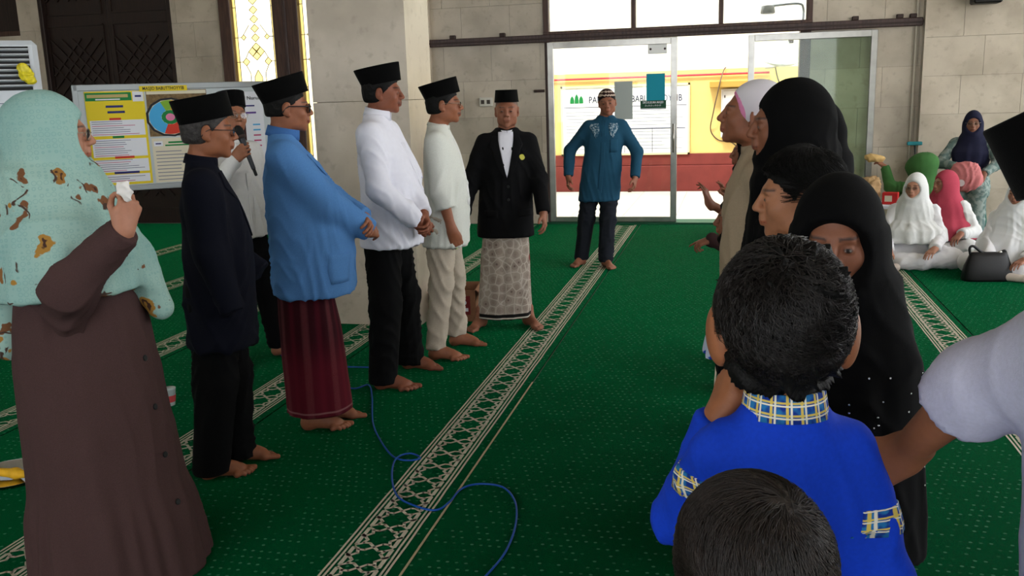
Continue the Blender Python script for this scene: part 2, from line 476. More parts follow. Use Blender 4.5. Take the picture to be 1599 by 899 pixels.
per = .152
def carpet_border(c, y0, y1):
    b = MB(); r = random.Random(int(c * 100))
    for x in (-.114, -.096, .096, .114):
        pts = []; y = y0
        while y < y1: pts.append((c + x + r.uniform(-.0012, .0012), y)); y += .1
        ribbon(b, pts + [(c + x, y1)], .0088)
    y = y0
    while y < y1 - per:
        m = y + per / 2
        for q in (-1, 1):
            ribbon(b, [(c + q * .074, y + .012), (c + q * .074, y + per - .012)], .016)
            ribbon(b, [(c, y), (c + q * .026, y + .026), (c + q * .052, y + .026), (c + q * .044, y + .050), (c + q * .066, m)], .0125)
            ribbon(b, [(c + q * .066, m), (c + q * .044, y + per - .050), (c + q * .052, y + per - .026), (c + q * .026, y + per - .026), (c, y + per)], .0125)
            ribbon(b, [(c + q * .066, m), (c + q * .080, m + .012)], .014)
            ribbon(b, [(c + q * .048, y + .024), (c + q * .074, y + .006)], .011)
            ribbon(b, [(c + q * .048, y + per - .024), (c + q * .074, y + per - .006)], .011)
        y += per
    return b.build('carpet_border', M_BORDER, floor)
for c in CENT: carpet_border(c, .3 if -2 < c < 3 else 2., 11.3)
sb = MB(); sb.box((-1.0885, .3, .0), (-1.0805, 4.9, .0022)); sb.build('carpet_binding', M_SEAM, floor)
MB().box((-2.3, 11.36, -.12), (.9, 11.7, .022)).build('door_threshold', mat('green_sill', (20, 84, 56), .6), floor)

# ------------------------------------------------------------------ back wall with tiles
WY = 11.42; HT = 4.7
OPEN = [(-2.26, .86, 0, 3.4), (-9.42, -7.36, 0, 3.9), (-6.62, -4.6, .05, 3.9), (-12, -9.76, 2.65, 3.9)]
wall = empty('wall_back', (0, 0, 0), kind='structure')
wb = MB()
for x0, x1, z0, z1 in [(-11, -9.42, 0, 2.65), (-9.76, -9.42, 2.65, 3.9), (-7.36, -6.62, 0, 3.9), (-4.6, -2.26, 0, 3.9), (.86, 6.4, 0, 3.9), (-11, 6.4, 3.9, HT), (-2.26, .86, 3.4, 3.9), (-6.62, -4.6, 0, .05)]:
    wb.box((x0, WY, z0), (x1, WY + .25, z1))
wb.build('wall_core', M_GROUT, wall)

def rect_sub(r, o):
    x0, x1, z0, z1 = r; a0, a1, b0, b1 = o
    if a1 <= x0 or a0 >= x1 or b1 <= z0 or b0 >= z1: return [r]
    out = []
    if a0 > x0: out.append((x0, a0, z0, z1))
    if a1 < x1: out.append((a1, x1, z0, z1))
    xx0, xx1 = max(x0, a0), min(x1, a1)
    if b0 > z0: out.append((xx0, xx1, z0, b0))
    if b1 < z1: out.append((xx0, xx1, b1, z1))
    return out
TW, TH = .62, .45
row = 0; z = 0.
while z < 3.6:
    x = -11. + (TW * .4 if row % 2 else 0) - TW
    while x < 2.06:
        rs = [(max(x, -11), min(x + TW, 2.06), z, min(z + TH, 3.6))]
        for o in OPEN: rs = [q for r in rs for q in rect_sub(r, o)]
        for r in rs:
            if r[1] - r[0] > .03 and r[3] - r[2] > .03:
                dz = random.uniform(0, .0015)
                MB().box((r[0] + .0015, WY - .02 - dz, r[2] + .0015), (r[1] - .0015, WY, r[3] - .0015)).build('stone_tile', M_STONE, wall)
        x += TW
    z += TH; row += 1
# pilaster on the right
pil = empty('wall_right', (0, 0, 0), kind='structure')
MB().box((2.07, 11.29, 0), (5.2, WY, HT)).build('pier_core', M_GROUT, pil)
for r_ in range(9):
    z0 = r_ * .42; x = 2.05
    for w in ((.40, .62, .62, .62, .62) if r_ % 2 else (.62, .62, .62, .62, .4)):
        MB().box((x + .0015, 11.27, z0 + .0015), (min(x + w, 5.2) - .0015, 11.29, z0 + .42 - .0015)).build('stone_tile', M_STONE, pil); x += w
MB().box((2.05, 11.271, 0), (2.07, WY - .02, 3.78)).build('stone_edge', M_STONE, pil)
MB().tube([(1.98, 11.37, 0), (1.98, 11.37, 3.6)], .014, 8).build('conduit', mat('conduit_cream', (190, 182, 165), .5), pil)

# pier at the back seen right of the free pillar
pr = empty('wall_back_pier', (0, 0, 0), kind='structure')
MB().box((-4.58, 11.2, 0), (-3.735, WY - .02, HT)).build('pier_core', M_GROUT, pr)
for i in range(6):
    MB().box((-4.585, 11.18, i * .62 + .002), (-3.73, 11.2, i * .62 + .618)).build('stone_tile', M_STONE, pr)
    MB().box((-3.735, 11.2, i * .62 + .002), (-3.715, WY - .02, i * .62 + .618)).build('stone_tile', M_STONE, pr)

# free-standing square pillar clad in stone slabs
pl = empty("wall_pillar", (-2.52, 6.34, 0), kind='structure')
MB().box((-.335, -.235, 0), (.335, .235, HT)).build('pillar_core', M_GROUT, pl)
for i in range(6):
    z0, z1 = i * .8 + .002, min(i * .8 + .798, HT)
    for (a, b) in (((-.355, -.255), (.355, -.235)), ((-.355, .235), (.355, .255)), ((-.355, -.235), (-.335, .235)), ((.335, -.235), (.355, .235))):
        MB().box((a[0], a[1], z0), (b[0], b[1], z1)).build('stone_slab', M_STONE, pl)

# beam over the doors
bm = empty('trim_1', (0, 0, 0), kind='structure')
MB().bbox((-3.73, 11.33, 2.235), (2.04, 11.41, 2.325), .008).build('rail_beam', M_BEAM, bm)
MB().box((-3.73, 11.315, 2.268), (2.04, 11.335, 2.285)).build('rail_track', M_IRON, bm)
for x in (-3.42, -2.78, 1.33, 1.80, 1.94):
    MB().bbox((x - .035, 11.34, 2.325), (x + .035, 11.40, 2.37), .006).build('bracket', M_IRON, bm)

# transom window over the doors
tw = empty('window_1', (0, 0, 0), kind='structure')
for x in (-2.27, -1.20, -.18, .80):
    MB().bbox((x, 11.38, 2.31), (x + (.055 if x not in (-2.27, .80) else .07), 11.48, 3.4), .006).build('mullion', M_BROWN, tw)
MB().bbox((-2.27, 11.36, 2.30), (.87, 11.48, 2.36), .006).build('transom_sill', M_BROWN, tw)
for a, b in ((-2.20, -1.20), (-1.145, -.18), (-.125, .80)):
    MB().box((a, 11.43, 2.36), (b, 11.436, 3.4)).build('pane', M_GLASS, tw)
MB().bbox((-2.28, 11.40, .02), (-2.235, 11.60, 2.3), .005).build('jamb', M_IRON, tw)
MB().bbox((.74, 11.40, .02), (.86, 11.60, 2.3), .005).build('jamb', M_BROWN, tw)

# glass door leaves with stainless frames
def glass_leaf(name, x0, x1, y, w, z1, gm):
    d = empty(name, ((x0 + x1) / 2, y, 0), kind='structure'); c = (x0 + x1) / 2
    for a in (x0, x1 - w): MB().bbox((a - c, -.022, .025), (a + w - c, .022, z1), .004).build('stile', M_STEEL, d)
    MB().bbox((x0 + w - c, -.022, z1 - .075), (x1 - w - c, .022, z1), .004).build('top_rail', M_STEEL, d)
    MB().bbox((x0 + w - c, -.022, .025), (x1 - w - c, .022, .085), .004).build('bottom_rail', M_STEEL, d)
    MB().box((x0 + w - c, -.004, .08), (x1 - w - c, .004, z1 - .07)).build('pane', gm, d)
    return d, c
d1, c1 = glass_leaf('door_1', -2.235, -.655, 11.44, .075, 2.235, M_GLASS)
MB().bbox((-1.0 - c1, -.03, 2.05), (-.775 - c1, -.012, 2.16), .004).build('patch_fitting', mat('brushed_metal', (205, 205, 200), .4, metal=.6), d1)
for x in (-.97, -.80): MB().tube([(x - c1, -.036, 2.105), (x - c1, -.028, 2.105)], .014, 10).build('screw', M_IRON, d1)
hb = MB().tube([(-.693 - c1, -.065, .88), (-.693 - c1, -.065, 1.22)], .012, 10)
for zz in (.92, 1.18): hb.tube([(-.693 - c1, -.02, zz), (-.693 - c1, -.065, zz)], .009, 8)
hb.build('door_handle', M_STEEL, d1, True)
d2, c2 = glass_leaf('door_2', .165, 1.575, 11.345, .07, 2.215, M_GLASSG)

# dark carved double door on the left
dd = empty('door_3', (-8.39, 11.5, 0), kind='structure')
for s_ in (-1, 1):
    x0, x1 = (-1.03, -.005) if s_ < 0 else (.005, 1.03)
    MB().box((x0, -.02, -.006), (x1, .04, 3.9)).build('door_leaf', M_DARKWOOD, dd)
    for zz in (.2, 1.55, 2.9):
        h = MB(); cx = (x0 + x1) / 2; zc = zz + .6
        def bar(p, q):
            p = np.array(p); q = np.array(q); L = np.linalg.norm(q - p); dv = (q - p) / L; a = math.degrees(math.atan2(dv[1], dv[0]))
            h.box((-.0, -.016, -.011), (L, .016, .011), rot('y', -a), (cx + p[0], -.03, zc + p[1]))
        for t in (-.35, -.175, 0, .175, .35):
            L = .42 - abs(t) * .5
            bar((-L + t * .5, -L - t * .5), (L + t * .5, L - t * .5)); bar((-L - t * .5, L - t * .5), (L - t * .5, -L - t * .5))
        for a, b in (((-.44, -.6), (.44, -.6)), ((.44, -.6), (.44, .6)), ((.44, .6), (-.44, .6)), ((-.44, .6), (-.44, -.6))): bar(a, b)
        h.build('carved_panel', M_DARKWOOD, dd)
for a, b in ((-1.03, -.97), (.97, 1.03)): MB().bbox((a, -.10, 0), (b, -.02, 3.9), .006).build('door_frame', M_DARKWOOD, dd)
# dark upper shutter at far left
ds = empty('window_2', (-10.4, 11.5, 2.65), kind='structure')
MB().box((-.62, -.04, 0), (.64, .04, 1.25)).build('shutter', M_DARKWOOD, ds)
MB().bbox((-.62, -.09, -.01), (.64, -.04, .07), .006).build('window_frame', M_BROWN, ds)

# tall art-glass window
w3 = empty('window_3', (0, 0, 0), kind='structure')
for a, b in ((-6.63, -6.46), (-5.86, -5.50), (-4.92, -4.6)):
    MB().bbox((a, 11.36, .05), (b, 11.5, 3.9), .01).build('window_frame', M_BROWN, w3)
MB().bbox((-5.70, 11.34, .05), (-5.66, 11.37, 3.9), .005).build('frame_bead', M_BEAM, w3)
MB().bbox((-6.63, 11.37, .05), (-4.6, 11.5, .25), .01).build('window_sill', M_BROWN, w3)
for x0, x1 in ((-6.46, -5.86), (-5.50, -4.92)):
    cx = (x0 + x1) / 2; W = (x1 - x0) / 2
    MB().box((x0, 11.45, .25), (x1, 11.456, 3.9)).build('pane', M_FROST, w3)
    for s_ in (-1, 1):
        e = cx + s_ * (W - .045)
        MB().box((min(e, cx + s_ * W), 11.440, .25), (max(e, cx + s_ * W), 11.448, 3.9)).build('amber_pane', M_AMBER, w3)
    lead = MB(); dia = []
    def L(p, q): lead.tube([(cx + p[0], 11.436, p[1]), (cx + q[0], 11.436, q[1])], .005, 5)
    zc = 2.11
    def piece(D, m=M_AMBER):
        k = len(D); MB().add([(cx + p[0], 11.442, p[1]) for p in D] + [(cx + p[0], 11.447, p[1]) for p in D], [tuple(range(k)), tuple(range(2 * k - 1, k - 1, -1))] + [(i, k + i, k + (i + 1) % k, (i + 1) % k) for i in range(k)]).build('amber_pane', m, w3)
        for i in range(k): L(D[i], D[(i + 1) % k])
    piece([(-.055, .6), (.055, .6), (.055, zc - .15), (0, zc - .06), (-.055, zc - .15)])
    for k_ in range(8): zz = zc + .12 + k_ * .118; piece([(0, zz - .052), (.058, zz), (0, zz + .052), (-.058, zz)])
    for q_ in (-1, 1):
        piece([(q_ * .058, zc + .12 + .0), (q_ * .116, zc + .178), (q_ * .058, zc + .236), (q_ * .004, zc + .178)])
        piece([(q_ * .16, zc), (q_ * .16 + .05, zc + .05), (q_ * .16, zc + .1), (q_ * .16 - .05, zc + .05)]); piece([(q_ * .17, zc + .33), (q_ * .17 + .035, zc + .365), (q_ * .17, zc + .4), (q_ * .17 - .035, zc + .365)])
        L((q_ * .16, zc + .1), (q_ * .116, zc + .178)); L((q_ * (W - .045), .3), (q_ * (W - .045), 3.6))
        for dz_ in (-1.2, -.75, -.3, .05, .365, .75, 1.1): L((q_ * .20 if dz_ in (.05, .365) else q_ * (W - .045), zc + dz_), (q_ * W, zc + dz_))
        L((q_ * .11, .6), (q_ * .11, zc - .1)); L((q_ * .11, zc - .1), (q_ * .16, zc)); L((q_ * .17, zc + .4), (q_ * .08, zc + .52))
    lead.build('leading', mat('lead_came', (70, 62, 40), .5), w3)

# ceiling, unseen walls and the open colonnade on the right
tag(MB().box((-11.2, -5.2, HT), (6.6, 11.7, HT + .2)).build('ceiling', M_PLASTER), kind='structure')
tag(MB().box((-11.2, -5.2, 0), (-11, 11.67, HT)).build('wall_left', M_PLASTER), kind='structure')
wr_ = empty('wall_rear', (0, 0, 0), kind='structure')  # unseen rear wall; openings added to let in light from behind the camera
for lo, hi in (((-11, -5.2, 0), (6.6, -5, .8)), ((-11, -5.2, 3.7), (6.6, -5, HT)), ((-11, -5.2, .8), (-9.4, -5, 3.7)), ((-6.2, -5.2, .8), (-5.2, -5, 3.7)), ((-1.6, -5.2, .8), (-.8, -5, 3.7)), ((2.8, -5.2, .8), (6.6, -5, 3.7))): MB().box(lo, hi).build('wall_piece', M_PLASTER, wr_)
tag(MB().box((6.2, -5, 0), (6.4, -1.6, HT)).build('wall_side_shade', M_PLASTER), kind='structure')  # unseen wall, added to cut the daylight near the camera
for i, y in enumerate((-1., 3.4, 7.6)):
    cpl = MB().bbox((6.0, y - .3, 0), (6.6, y + .3, HT), .03).build('wall_column', M_PLASTER); tag(cpl, kind='structure')

# ------------------------------------------------------------------ outside
M_PAVE = mat('pale_paving', (214, 206, 190), .8, noise=(2, .06))
tag(MB().box((-30, -20, -.2), (30, 40, -.13)).build('ground', M_PAVE), kind='structure')
ot = empty('floor_terrace', (0, 0, 0), kind='structure')
for i in range(14):
    for j in range(6):
        x0 = -7 + i * .7; y0 = 11.7 + j * .6
        MB().box((x0 + .003, y0 + .003, -.13), (x0 + .697, y0 + .597, .0)).build('paving_tile', M_PAVE, ot)
M_YEL = mat('yellow_paint', (236, 206, 128), .85, noise=(3, .05))
M_MAR = mat('maroon_paint', (122, 52, 46), .75, noise=(5, .12))
M_CREAM = mat('cream_paint', (236, 230, 212), .9, noise=(3, .04))
ow = empty('wall_outside', (0, 15.3, 0), kind='structure')
MB().box((-9, 0, 0), (7, .2, 1.93)).build('yellow_wall', M_YEL, ow)
MB().box((-9, 0, 1.93), (7, .2, 4.2)).build('upper_wall', M_CREAM, ow)
MB().bbox((-9, -.06, 0), (7, 0, .42), .01).build('plinth', M_MAR, ow)
MB().bbox((-9, -.03, .42), (7, 0, .61), .01).build('plinth_band', M_MAR, ow)
pipe = MB().tube([(-8, 15.25, 1.84), (-1, 15.25, 1.846), (.55, 15.25, 1.85)], .018, 10).build('water_pipe', mat('red_pvc', (190, 60, 70), .5)); tag(pipe, 'red water pipe running along the yellow outside wall', 'pipe')
tag(MB().box((2.3, 12.6, 0), (2.9, 12.9, 4)).build('wall_outside_right', M_CREAM), kind='structure')
# ------------------------------------------------------------------ people: builders
def nrm(v): v = np.array(v, float); return v / (np.linalg.norm(v) + 1e-9)

def frame(y, z):
    """3x3 with columns x, y, z: y along given direction, z as near as possible to the given normal"""
    y = nrm(y); z = np.array(z, float); z = nrm(z - y * z.dot(y)); return np.stack([np.cross(y, z), y, z], 1)

def ik(sh, w, l1, l2, pole):
    d = w - sh; L = np.linalg.norm(d); L2 = min(L, (l1 + l2) * .995); u = d / L
    if L > L2: w = sh + u * L2
    x = (l1 * l1 - l2 * l2 + L2 * L2) / (2 * L2); h = math.sqrt(max(l1 * l1 - x * x, 0))
    p = np.array(pole, float); p = nrm(p - u * p.dot(u))
    return sh + u * x + p * h, w

class Person:
    def __init__(s, label, x, y, phi, H=1.64, head=None, hphi=None, pitch=0., roll=0., skin=(150, 98, 72), girth=1., hs=1.,
                 v=.0045, group=None, feet=None, arms=None, sit=None, foot_yaw=(8, -8), belly=0., name='person', cat='person', z0=0., shw=1.):
        s.o = empty(name, (x, y, z0), math.radians(phi), label, cat, group)
        s.R = rot('z', phi); s.p = np.array([x, y, z0]); s.H = H; s.hs = hs; s.v = v; s.skin = np.array(lin(skin)[:3]); s.g = girth; s.belly = belly
        s.s = (H - .235 * hs) / 1.415; S = s.s; s.shw = shw
        hz = H - .115 * hs
        s.hc = s.w2l(head) if head is not None else np.array([0, .03 * S, hz])
        hp = phi if hphi is None else hphi
        s.HR = rot('z', hp - phi) @ rot('x', pitch) @ rot('y', roll)
        s.sit = sit
        s.zh = s.hc[2]
        lean = s.hc[:2] - np.array([0, .03 * S])
        s.lean = lean
        s.feet = feet or [(-.105 * S, 0.), (.105 * S, 0.)]; s.foot_yaw = foot_yaw
        c = s.c
        sh_z = 1.318 * S
        s.sh = {sd: np.array([c(sh_z)[0] + sg * .166 * S * shw * (.6 + .4 * girth), c(sh_z)[1] - .005, sh_z]) for sd, sg in (('L', -1), ('R', 1))}
        s.nb = np.array([c(1.40 * S)[0], c(1.40 * S)[1] - .012 * S, 1.40 * S])
        s.arm = {}
        arms = arms or {}
        for sd, sg in (('L', -1), ('R', 1)):
            a = dict(arms.get(sd, {}))
            w = a.get('w'); w = s.w2l(w) if w is not None else np.array(a.get('wl', (sg * .24 * S + c(.8)[0], .05 * S, .82 * S)), float)
            e, w = ik(s.sh[sd], w, .285 * S, .25 * S, a.get('pole', (sg * .5, -1, -.2)))
            if 'e' in a: e = s.w2l(a['e'])
            if 'el' in a: e = np.array(a['el'], float)
            if 'el' in a: w = np.array(a['wl'], float)
            d = nrm(w - e)
            hd = nrm(a.get('dir', d)); pn = np.array(a.get('palm', (-sg, 0, 0)), float)
            s.arm[sd] = dict(e=e, w=w, dir=hd, palm=pn, curl=a.get('curl', .35), thumb=a.get('thumb', .3), show=a.get('show', True), fing=a.get('fing'))
    def w2l(s, p): return s.R.T @ (np.array(p, float) - s.p)
    def l2w(s, p): return s.R @ np.array(p, float) + s.p
    def c(s, z):
        t = min(max((z - .1 * s.s) / (s.zh - .1 * s.s), 0), 1.1); return s.lean * t
    def row(s, z, a, b, x=0., y=0.):
        S = s.s; c = s.c(z * S); return (z * S, a * S, b * S, c[0] + x * S, c[1] + y * S)

# -- head -------------------------------------------------------------
def head_field(P, f, nbl):
    E = f.ell; Cp = f.cap
    E((0, -.016, .030), (.073, .092, .083), 0)
    E((0, .020, -.02), (.064, .068, .080), .03)
    E((0, .038, -.068), (.047, .048, .040), .03)
    E((0, .074, -.098), (.017, .015, .014), .022)
    for q in (-1, 1):
        E((q * .040, .055, -.030), (.024, .026, .026), .02)
        E((q * .050, .010, -.070), (.014, .030, .026), .025)
    Cp((-.036, .079, .019), (.036, .079, .019), .0105, .0105, .02)
    for q in (-1, 1):
        E((q * .031, .100, -.003), (.019, .018, .012), .012, neg=True)
        E((q * .031, .0785, -.004), (.0135, .0125, .0115), .004)
    Cp((0, .087, .014), (0, .110, -.027), .0075, .0115, .012)
    for q in (-1, 1): E((q * .0125, .098, -.033), (.0085, .011, .008), .008)
    E((0, .092, -.052), (.018, .012, .010), .012)
    E((0, .0955, -.0615), (.023, .0085, .0055), .006)
    E((0, .0935, -.0705), (.020, .0090, .0065), .005)
    for q in (-1, 1):
        R = rot('z', q * -18) @ rot('x', -12)
        ea = getattr(P, 'ear', 1.); E((q * (.077 + .028 * (ea - 1)), -.012, -.010), (.0085 * ea ** 2, .019 * ea, .032 * ea), .008, R)
        E((q * .088, -.004, -.006), (.007, .010, .017), .006, R, neg=True)
        E((q * .074, -.004, -.036), (.007, .009, .011), .008)
    nk = min(1., max(.78, P.s / P.hs * .98))
    Cp((0, -.025, -.055), nbl, .052 * nk, .055 * nk, .03)
    dn = P.HR.T @ np.array([0, 0, -1.])
    Cp(nbl, nbl + dn * .05, .055 * nk, .058 * nk, .03)

def face_color(P, V, opts):
    x, y, z = V.T; n = len(V); ax = np.abs(x); front = y > .045
    C = np.tile(P.skin, (n, 1))
    def blend(m, col, t=1.):
        m = np.clip(m, 0, 1)[:, None] * t; C[:] = C * (1 - m) + np.array(col) * m
    def soft(d, w=.002): return np.clip(.5 - d / w, 0, 1)
    lipd = np.maximum(ax - .024, np.abs(z + .066) - .0085 + ax * .22)
    blend(soft(lipd) * (y > .08), P.skin * np.array([1.02, .66, .66]), opts.get('lip', .7))
    blend(soft(np.maximum(ax - .02, np.abs(z + .0658) - .0012), .0015) * (y > .08), P.skin * .25, .8)
    hair = np.array(lin(opts.get('brow', (28, 22, 20)))[:3])
    bz = .0195 + .004 * np.sin(np.clip((ax - .012) / .04, 0, 1) * 2.6)
    blend(soft(np.maximum(np.abs(ax - .032) - .019, np.abs(z - bz) - .0032), .003) * front, hair, .85)
    ed = np.sqrt(((ax - .031) / 1.9) ** 2 + (z + .004) ** 2)
    open_ = opts.get('eye', .0042)
    eye = soft(ed - open_ - .0012, .0015) * (y > .06)
    blend(eye, hair * .6, .8)
    blend(soft(ed - open_ + .0008, .0015) * (y > .06), (.55, .52, .48))
    gx = opts.get('gaze', 0.)
    irs = np.sqrt((x - np.sign(x) * .031 - gx) ** 2 + (z + .0035) ** 2)
    blend(soft(irs - .0052, .0015) * soft(ed - open_ - .0008, .0015) * (y > .06), (.012, .008, .006))
    if opts.get('mustache'):
        blend(soft(np.maximum(ax - .028, np.abs(z + .053 + ax * .22) - .0048), .004) * (y > .075), hair, opts['mustache'])
    if opts.get('goatee'):
        blend(soft(np.maximum(ax - .018, np.abs(z + .094) - .014), .006) * (y > .07), hair, opts['goatee'])
    blend(soft(np.maximum(ax - .018, np.abs(z + .0385) - .002), .003) * (y > .095) * (ax > .006), P.skin * .35, .7)
    return C

def make_head(P, opts):
    hs = P.hs; nbl = P.HR.T @ (P.nb - P.hc) / hs
    lo = np.minimum((-.11, -.13, -.13), nbl - .13); hi = np.maximum((.11, .135, .125), nbl + .12)
    f = Field(lo, hi, P.v / hs); head_field(P, f, nbl); V, F = f.mesh(); V = relax(V, F, 1, .3)
    C = face_color(P, V, opts)
    return (V * hs) @ P.HR.T + P.hc, F, C

def make_hand(P, sd, v, bare=.12):
    A = P.arm[sd]; S = max(P.s, .8) if P.s < .9 else P.s; sg = -1 if sd == 'R' else 1     # thumb side x sign
    R = frame(A['dir'], -np.array(A['palm'])) 
    if sd == 'L': pass
    el = R.T @ (A['e'] - A['w']) / S; el = el * min(1., bare * 2.2 / np.linalg.norm(el)) if np.linalg.norm(el) > bare * 2.2 else el
    lo = np.minimum((-.11, -.06, -.13), el - .06); hi = np.maximum((.11, .21, .09), el + .06)
    f = Field(lo, hi, v / S)
    m = sg
    kn = [(.031 * m, .086, 0), (.0105 * m, .091, .003), (-.0105 * m, .088, .002), (-.030 * m, .078, -.002)]
    ln = [.070, .078, .072, .056]; rr = [.0088, .009, .0086, .0076]
    for i, k in enumerate(kn):
        f.cap((k[0] * .55, .0, 0), k, .0155, .0118, .012)
    f.cap((.02 * m, .02, -.004), (.034 * m, .055, -.008), .015, .013, .012)
    f.cap((0, -.03, 0), (0, .02, 0), .0245, .024, .02, flat=((0, 0, 1), .78))
    f.cap((0, 0, 0), el, .0245, .040, .02)
    cu = A['curl']; fing = A['fing'] or [cu] * 4
    for i, k in enumerate(kn):
        c = fing[i]; ang = np.cumsum([c * 1.1, c * 1.25, c * .9]); p = np.array(k); spread = (1.5 - i) * .06 * m * (1 - min(c, 1))
        for j, (fr, a) in enumerate(zip((.45, .31, .24), ang)):
            q = p + ln[i] * fr * np.array([math.sin(spread) * math.cos(a), math.cos(a) * math.cos(spread), -math.sin(a)])
            f.cap(p, q, rr[i] * (1 - .08 * j), rr[i] * (.93 - .08 * j), .004); p = q
    t = A['thumb']; b0 = np.array([.03 * m, .03, -.006])
    a1 = .75 - .5 * t
    p1 = b0 + .038 * np.array([m * math.sin(a1), math.cos(a1), -.25 - .5 * t]); p2 = p1 + .028 * np.array([m * math.sin(a1 - .35 - .3 * t), math.cos(a1 - .35), -.2 - .5 * t])
    f.cap(b0, p1, .0125, .0105, .008); f.cap(p1, p2, .0102, .0085, .004)
    V, F = f.mesh(); V = relax(V, F, 1, .3)
    return (V * S) @ R.T + A['w'], F

def make_foot(P, i, v):
    S = P.s * 1.0; sg = -1 if i == 1 else 1      # i 0 left, 1 right; big toe side
    x, y = P.feet[i][:2]; yaw = P.foot_yaw[i]; m = sg
    f = Field((-.075, -.1, -.01), (.075, .21, .26), v / S)
    f.ell((0, -.028, .032), (.031, .036, .036), .02)
    f.cap((0, -.015, .048), (.006 * m, .105, .026), .036, .029, .02)
    f.cap((0, .0, .078), (.004 * m, .085, .045), .027, .020, .02)
    f.cap((.028 * m, .118, .019), (-.036 * m, .095, .015), .020, .016, .02)
    f.cap((.030 * m, .125, .017), (.031 * m, .176, .014), .0135, .0125, .008)
    for k, (tx, ty, tl, r) in enumerate(((.0085, .134, .034, .0093), (-.0085, .128, .032, .0088), (-.0245, .118, .029, .0085), (-.039, .105, .025, .0085))):
        f.cap((tx * m, ty - .01, .017), (tx * m, ty + tl * .6, .018), r, r * 1.02, .006); f.cap((tx * m, ty + tl * .6, .018), (tx * m, ty + tl, .010), r, r * .95, .004)
    f.cap((0, -.008, .06), (0, -.012, getattr(P, 'ankle', .25)), .036, .040, .03)
    f.plane((0, 0, .001), (0, 0, -1), .004)
    V, F = f.mesh(); V = V * S
    return V @ rot('z', yaw).T + np.array([x, y, 0]), F

def make_body(P, opts=None, hands=('L', 'R'), feet=(0, 1), bare=.12, legs=True, vh=None, core=True, name='body', mat_name=None):
    """one continuous body mesh: head, neck, trunk, arms, hands, legs, feet"""
    opts = opts or {}; S = P.s
    Vs, Fs, Cs = [], [], []
    V, F, C = make_head(P, opts); Vs.append(V); Fs.append(F); Cs.append(C)
    vh = vh or P.v
    for sd in hands:
        if P.arm[sd]['show']:
            V, F = make_hand(P, sd, vh, bare); Vs.append(V); Fs.append(F); Cs.append(np.tile(P.skin, (len(V), 1)))
    for i in feet:
        V, F = make_foot(P, i, vh * 1.1); Vs.append(V); Fs.append(F); Cs.append(np.tile(P.skin * .95, (len(V), 1)))
    if core:
        W = .36 * S + np.abs(P.lean).max()
        pts = np.array([P.sh['L'], P.sh['R']] + [P.arm[q][k] for q in 'LR' for k in 'ew'] + [[f[0], f[1], 0] for f in P.feet] + [P.nb, [0, 0, .8 * S]])
        f = Field(pts.min(0) - .12, pts.max(0) + .12, .014)
        r = P.row
        f.prof([r(.86, .11, .07), r(1.0, .10, .065, 0, .01), r(1.2, .13, .075), r(1.33, .14, .06), r(1.40, .05, .045)], 0)
        for sd in 'LR':
            if getattr(P, 'noarm', 0): continue
            A = P.arm[sd]; f.cap(P.sh[sd], A['e'], .036 * S, .030 * S, .03) if sd in hands or getattr(P, 'fullarm', 1) else None
            if sd in hands and A['show']: f.cap(A['e'], A['w'], .030 * S, .022 * S, .02)
            elif getattr(P, 'fullarm', 1): f.cap(A['e'], A['e'] + (A['w'] - A['e']) * .7, .030 * S, .022 * S, .02)
        if legs:
            for i in (0, 1):
                sg = -1 if i == 0 else 1; hp = np.array([sg * .08 * S + P.c(.88 * S)[0], P.c(.88 * S)[1], .88 * S]); ft = np.array([P.feet[i][0] * getattr(P, 'legx', 1.), P.feet[i][1], .1 * S]); kn = (hp + ft) / 2 + np.array([0, .02 * S, 0])
                f.cap(hp, kn, .06 * S, .045 * S, .04); f.cap(kn, ft, .045 * S, .03 * S, .02)
        f.cap(P.nb - np.array([0, 0, .1 * S]), P.nb, .05 * S, .045 * S, .03)
        V, F = f.mesh(); Vs.append(V); Fs.append(F); Cs.append(np.tile(P.skin, (len(V), 1)))
    n = 0; FF = []
    for V, F in zip(Vs, Fs): FF.append(F + n); n += len(V)
    sk = mat('skin', (150, 100, 75), .55, noise=(60, .06), bump=(260, .08), spec=.35, attr='Col')
    return meshobj(name, np.concatenate(Vs), np.concatenate(FF), sk, P.o, True, color=np.concatenate(Cs))

# -- garments ---------------------------------------------------------
def put(P, name, V, F, m, label=None):
    o = meshobj(name, V, F, m, P.o, True)
    if label: o['label'] = label
    return o

def bounds(pts, pad):
    pts = np.array(pts, float); return pts.min(0) - pad, pts.max(0) + pad

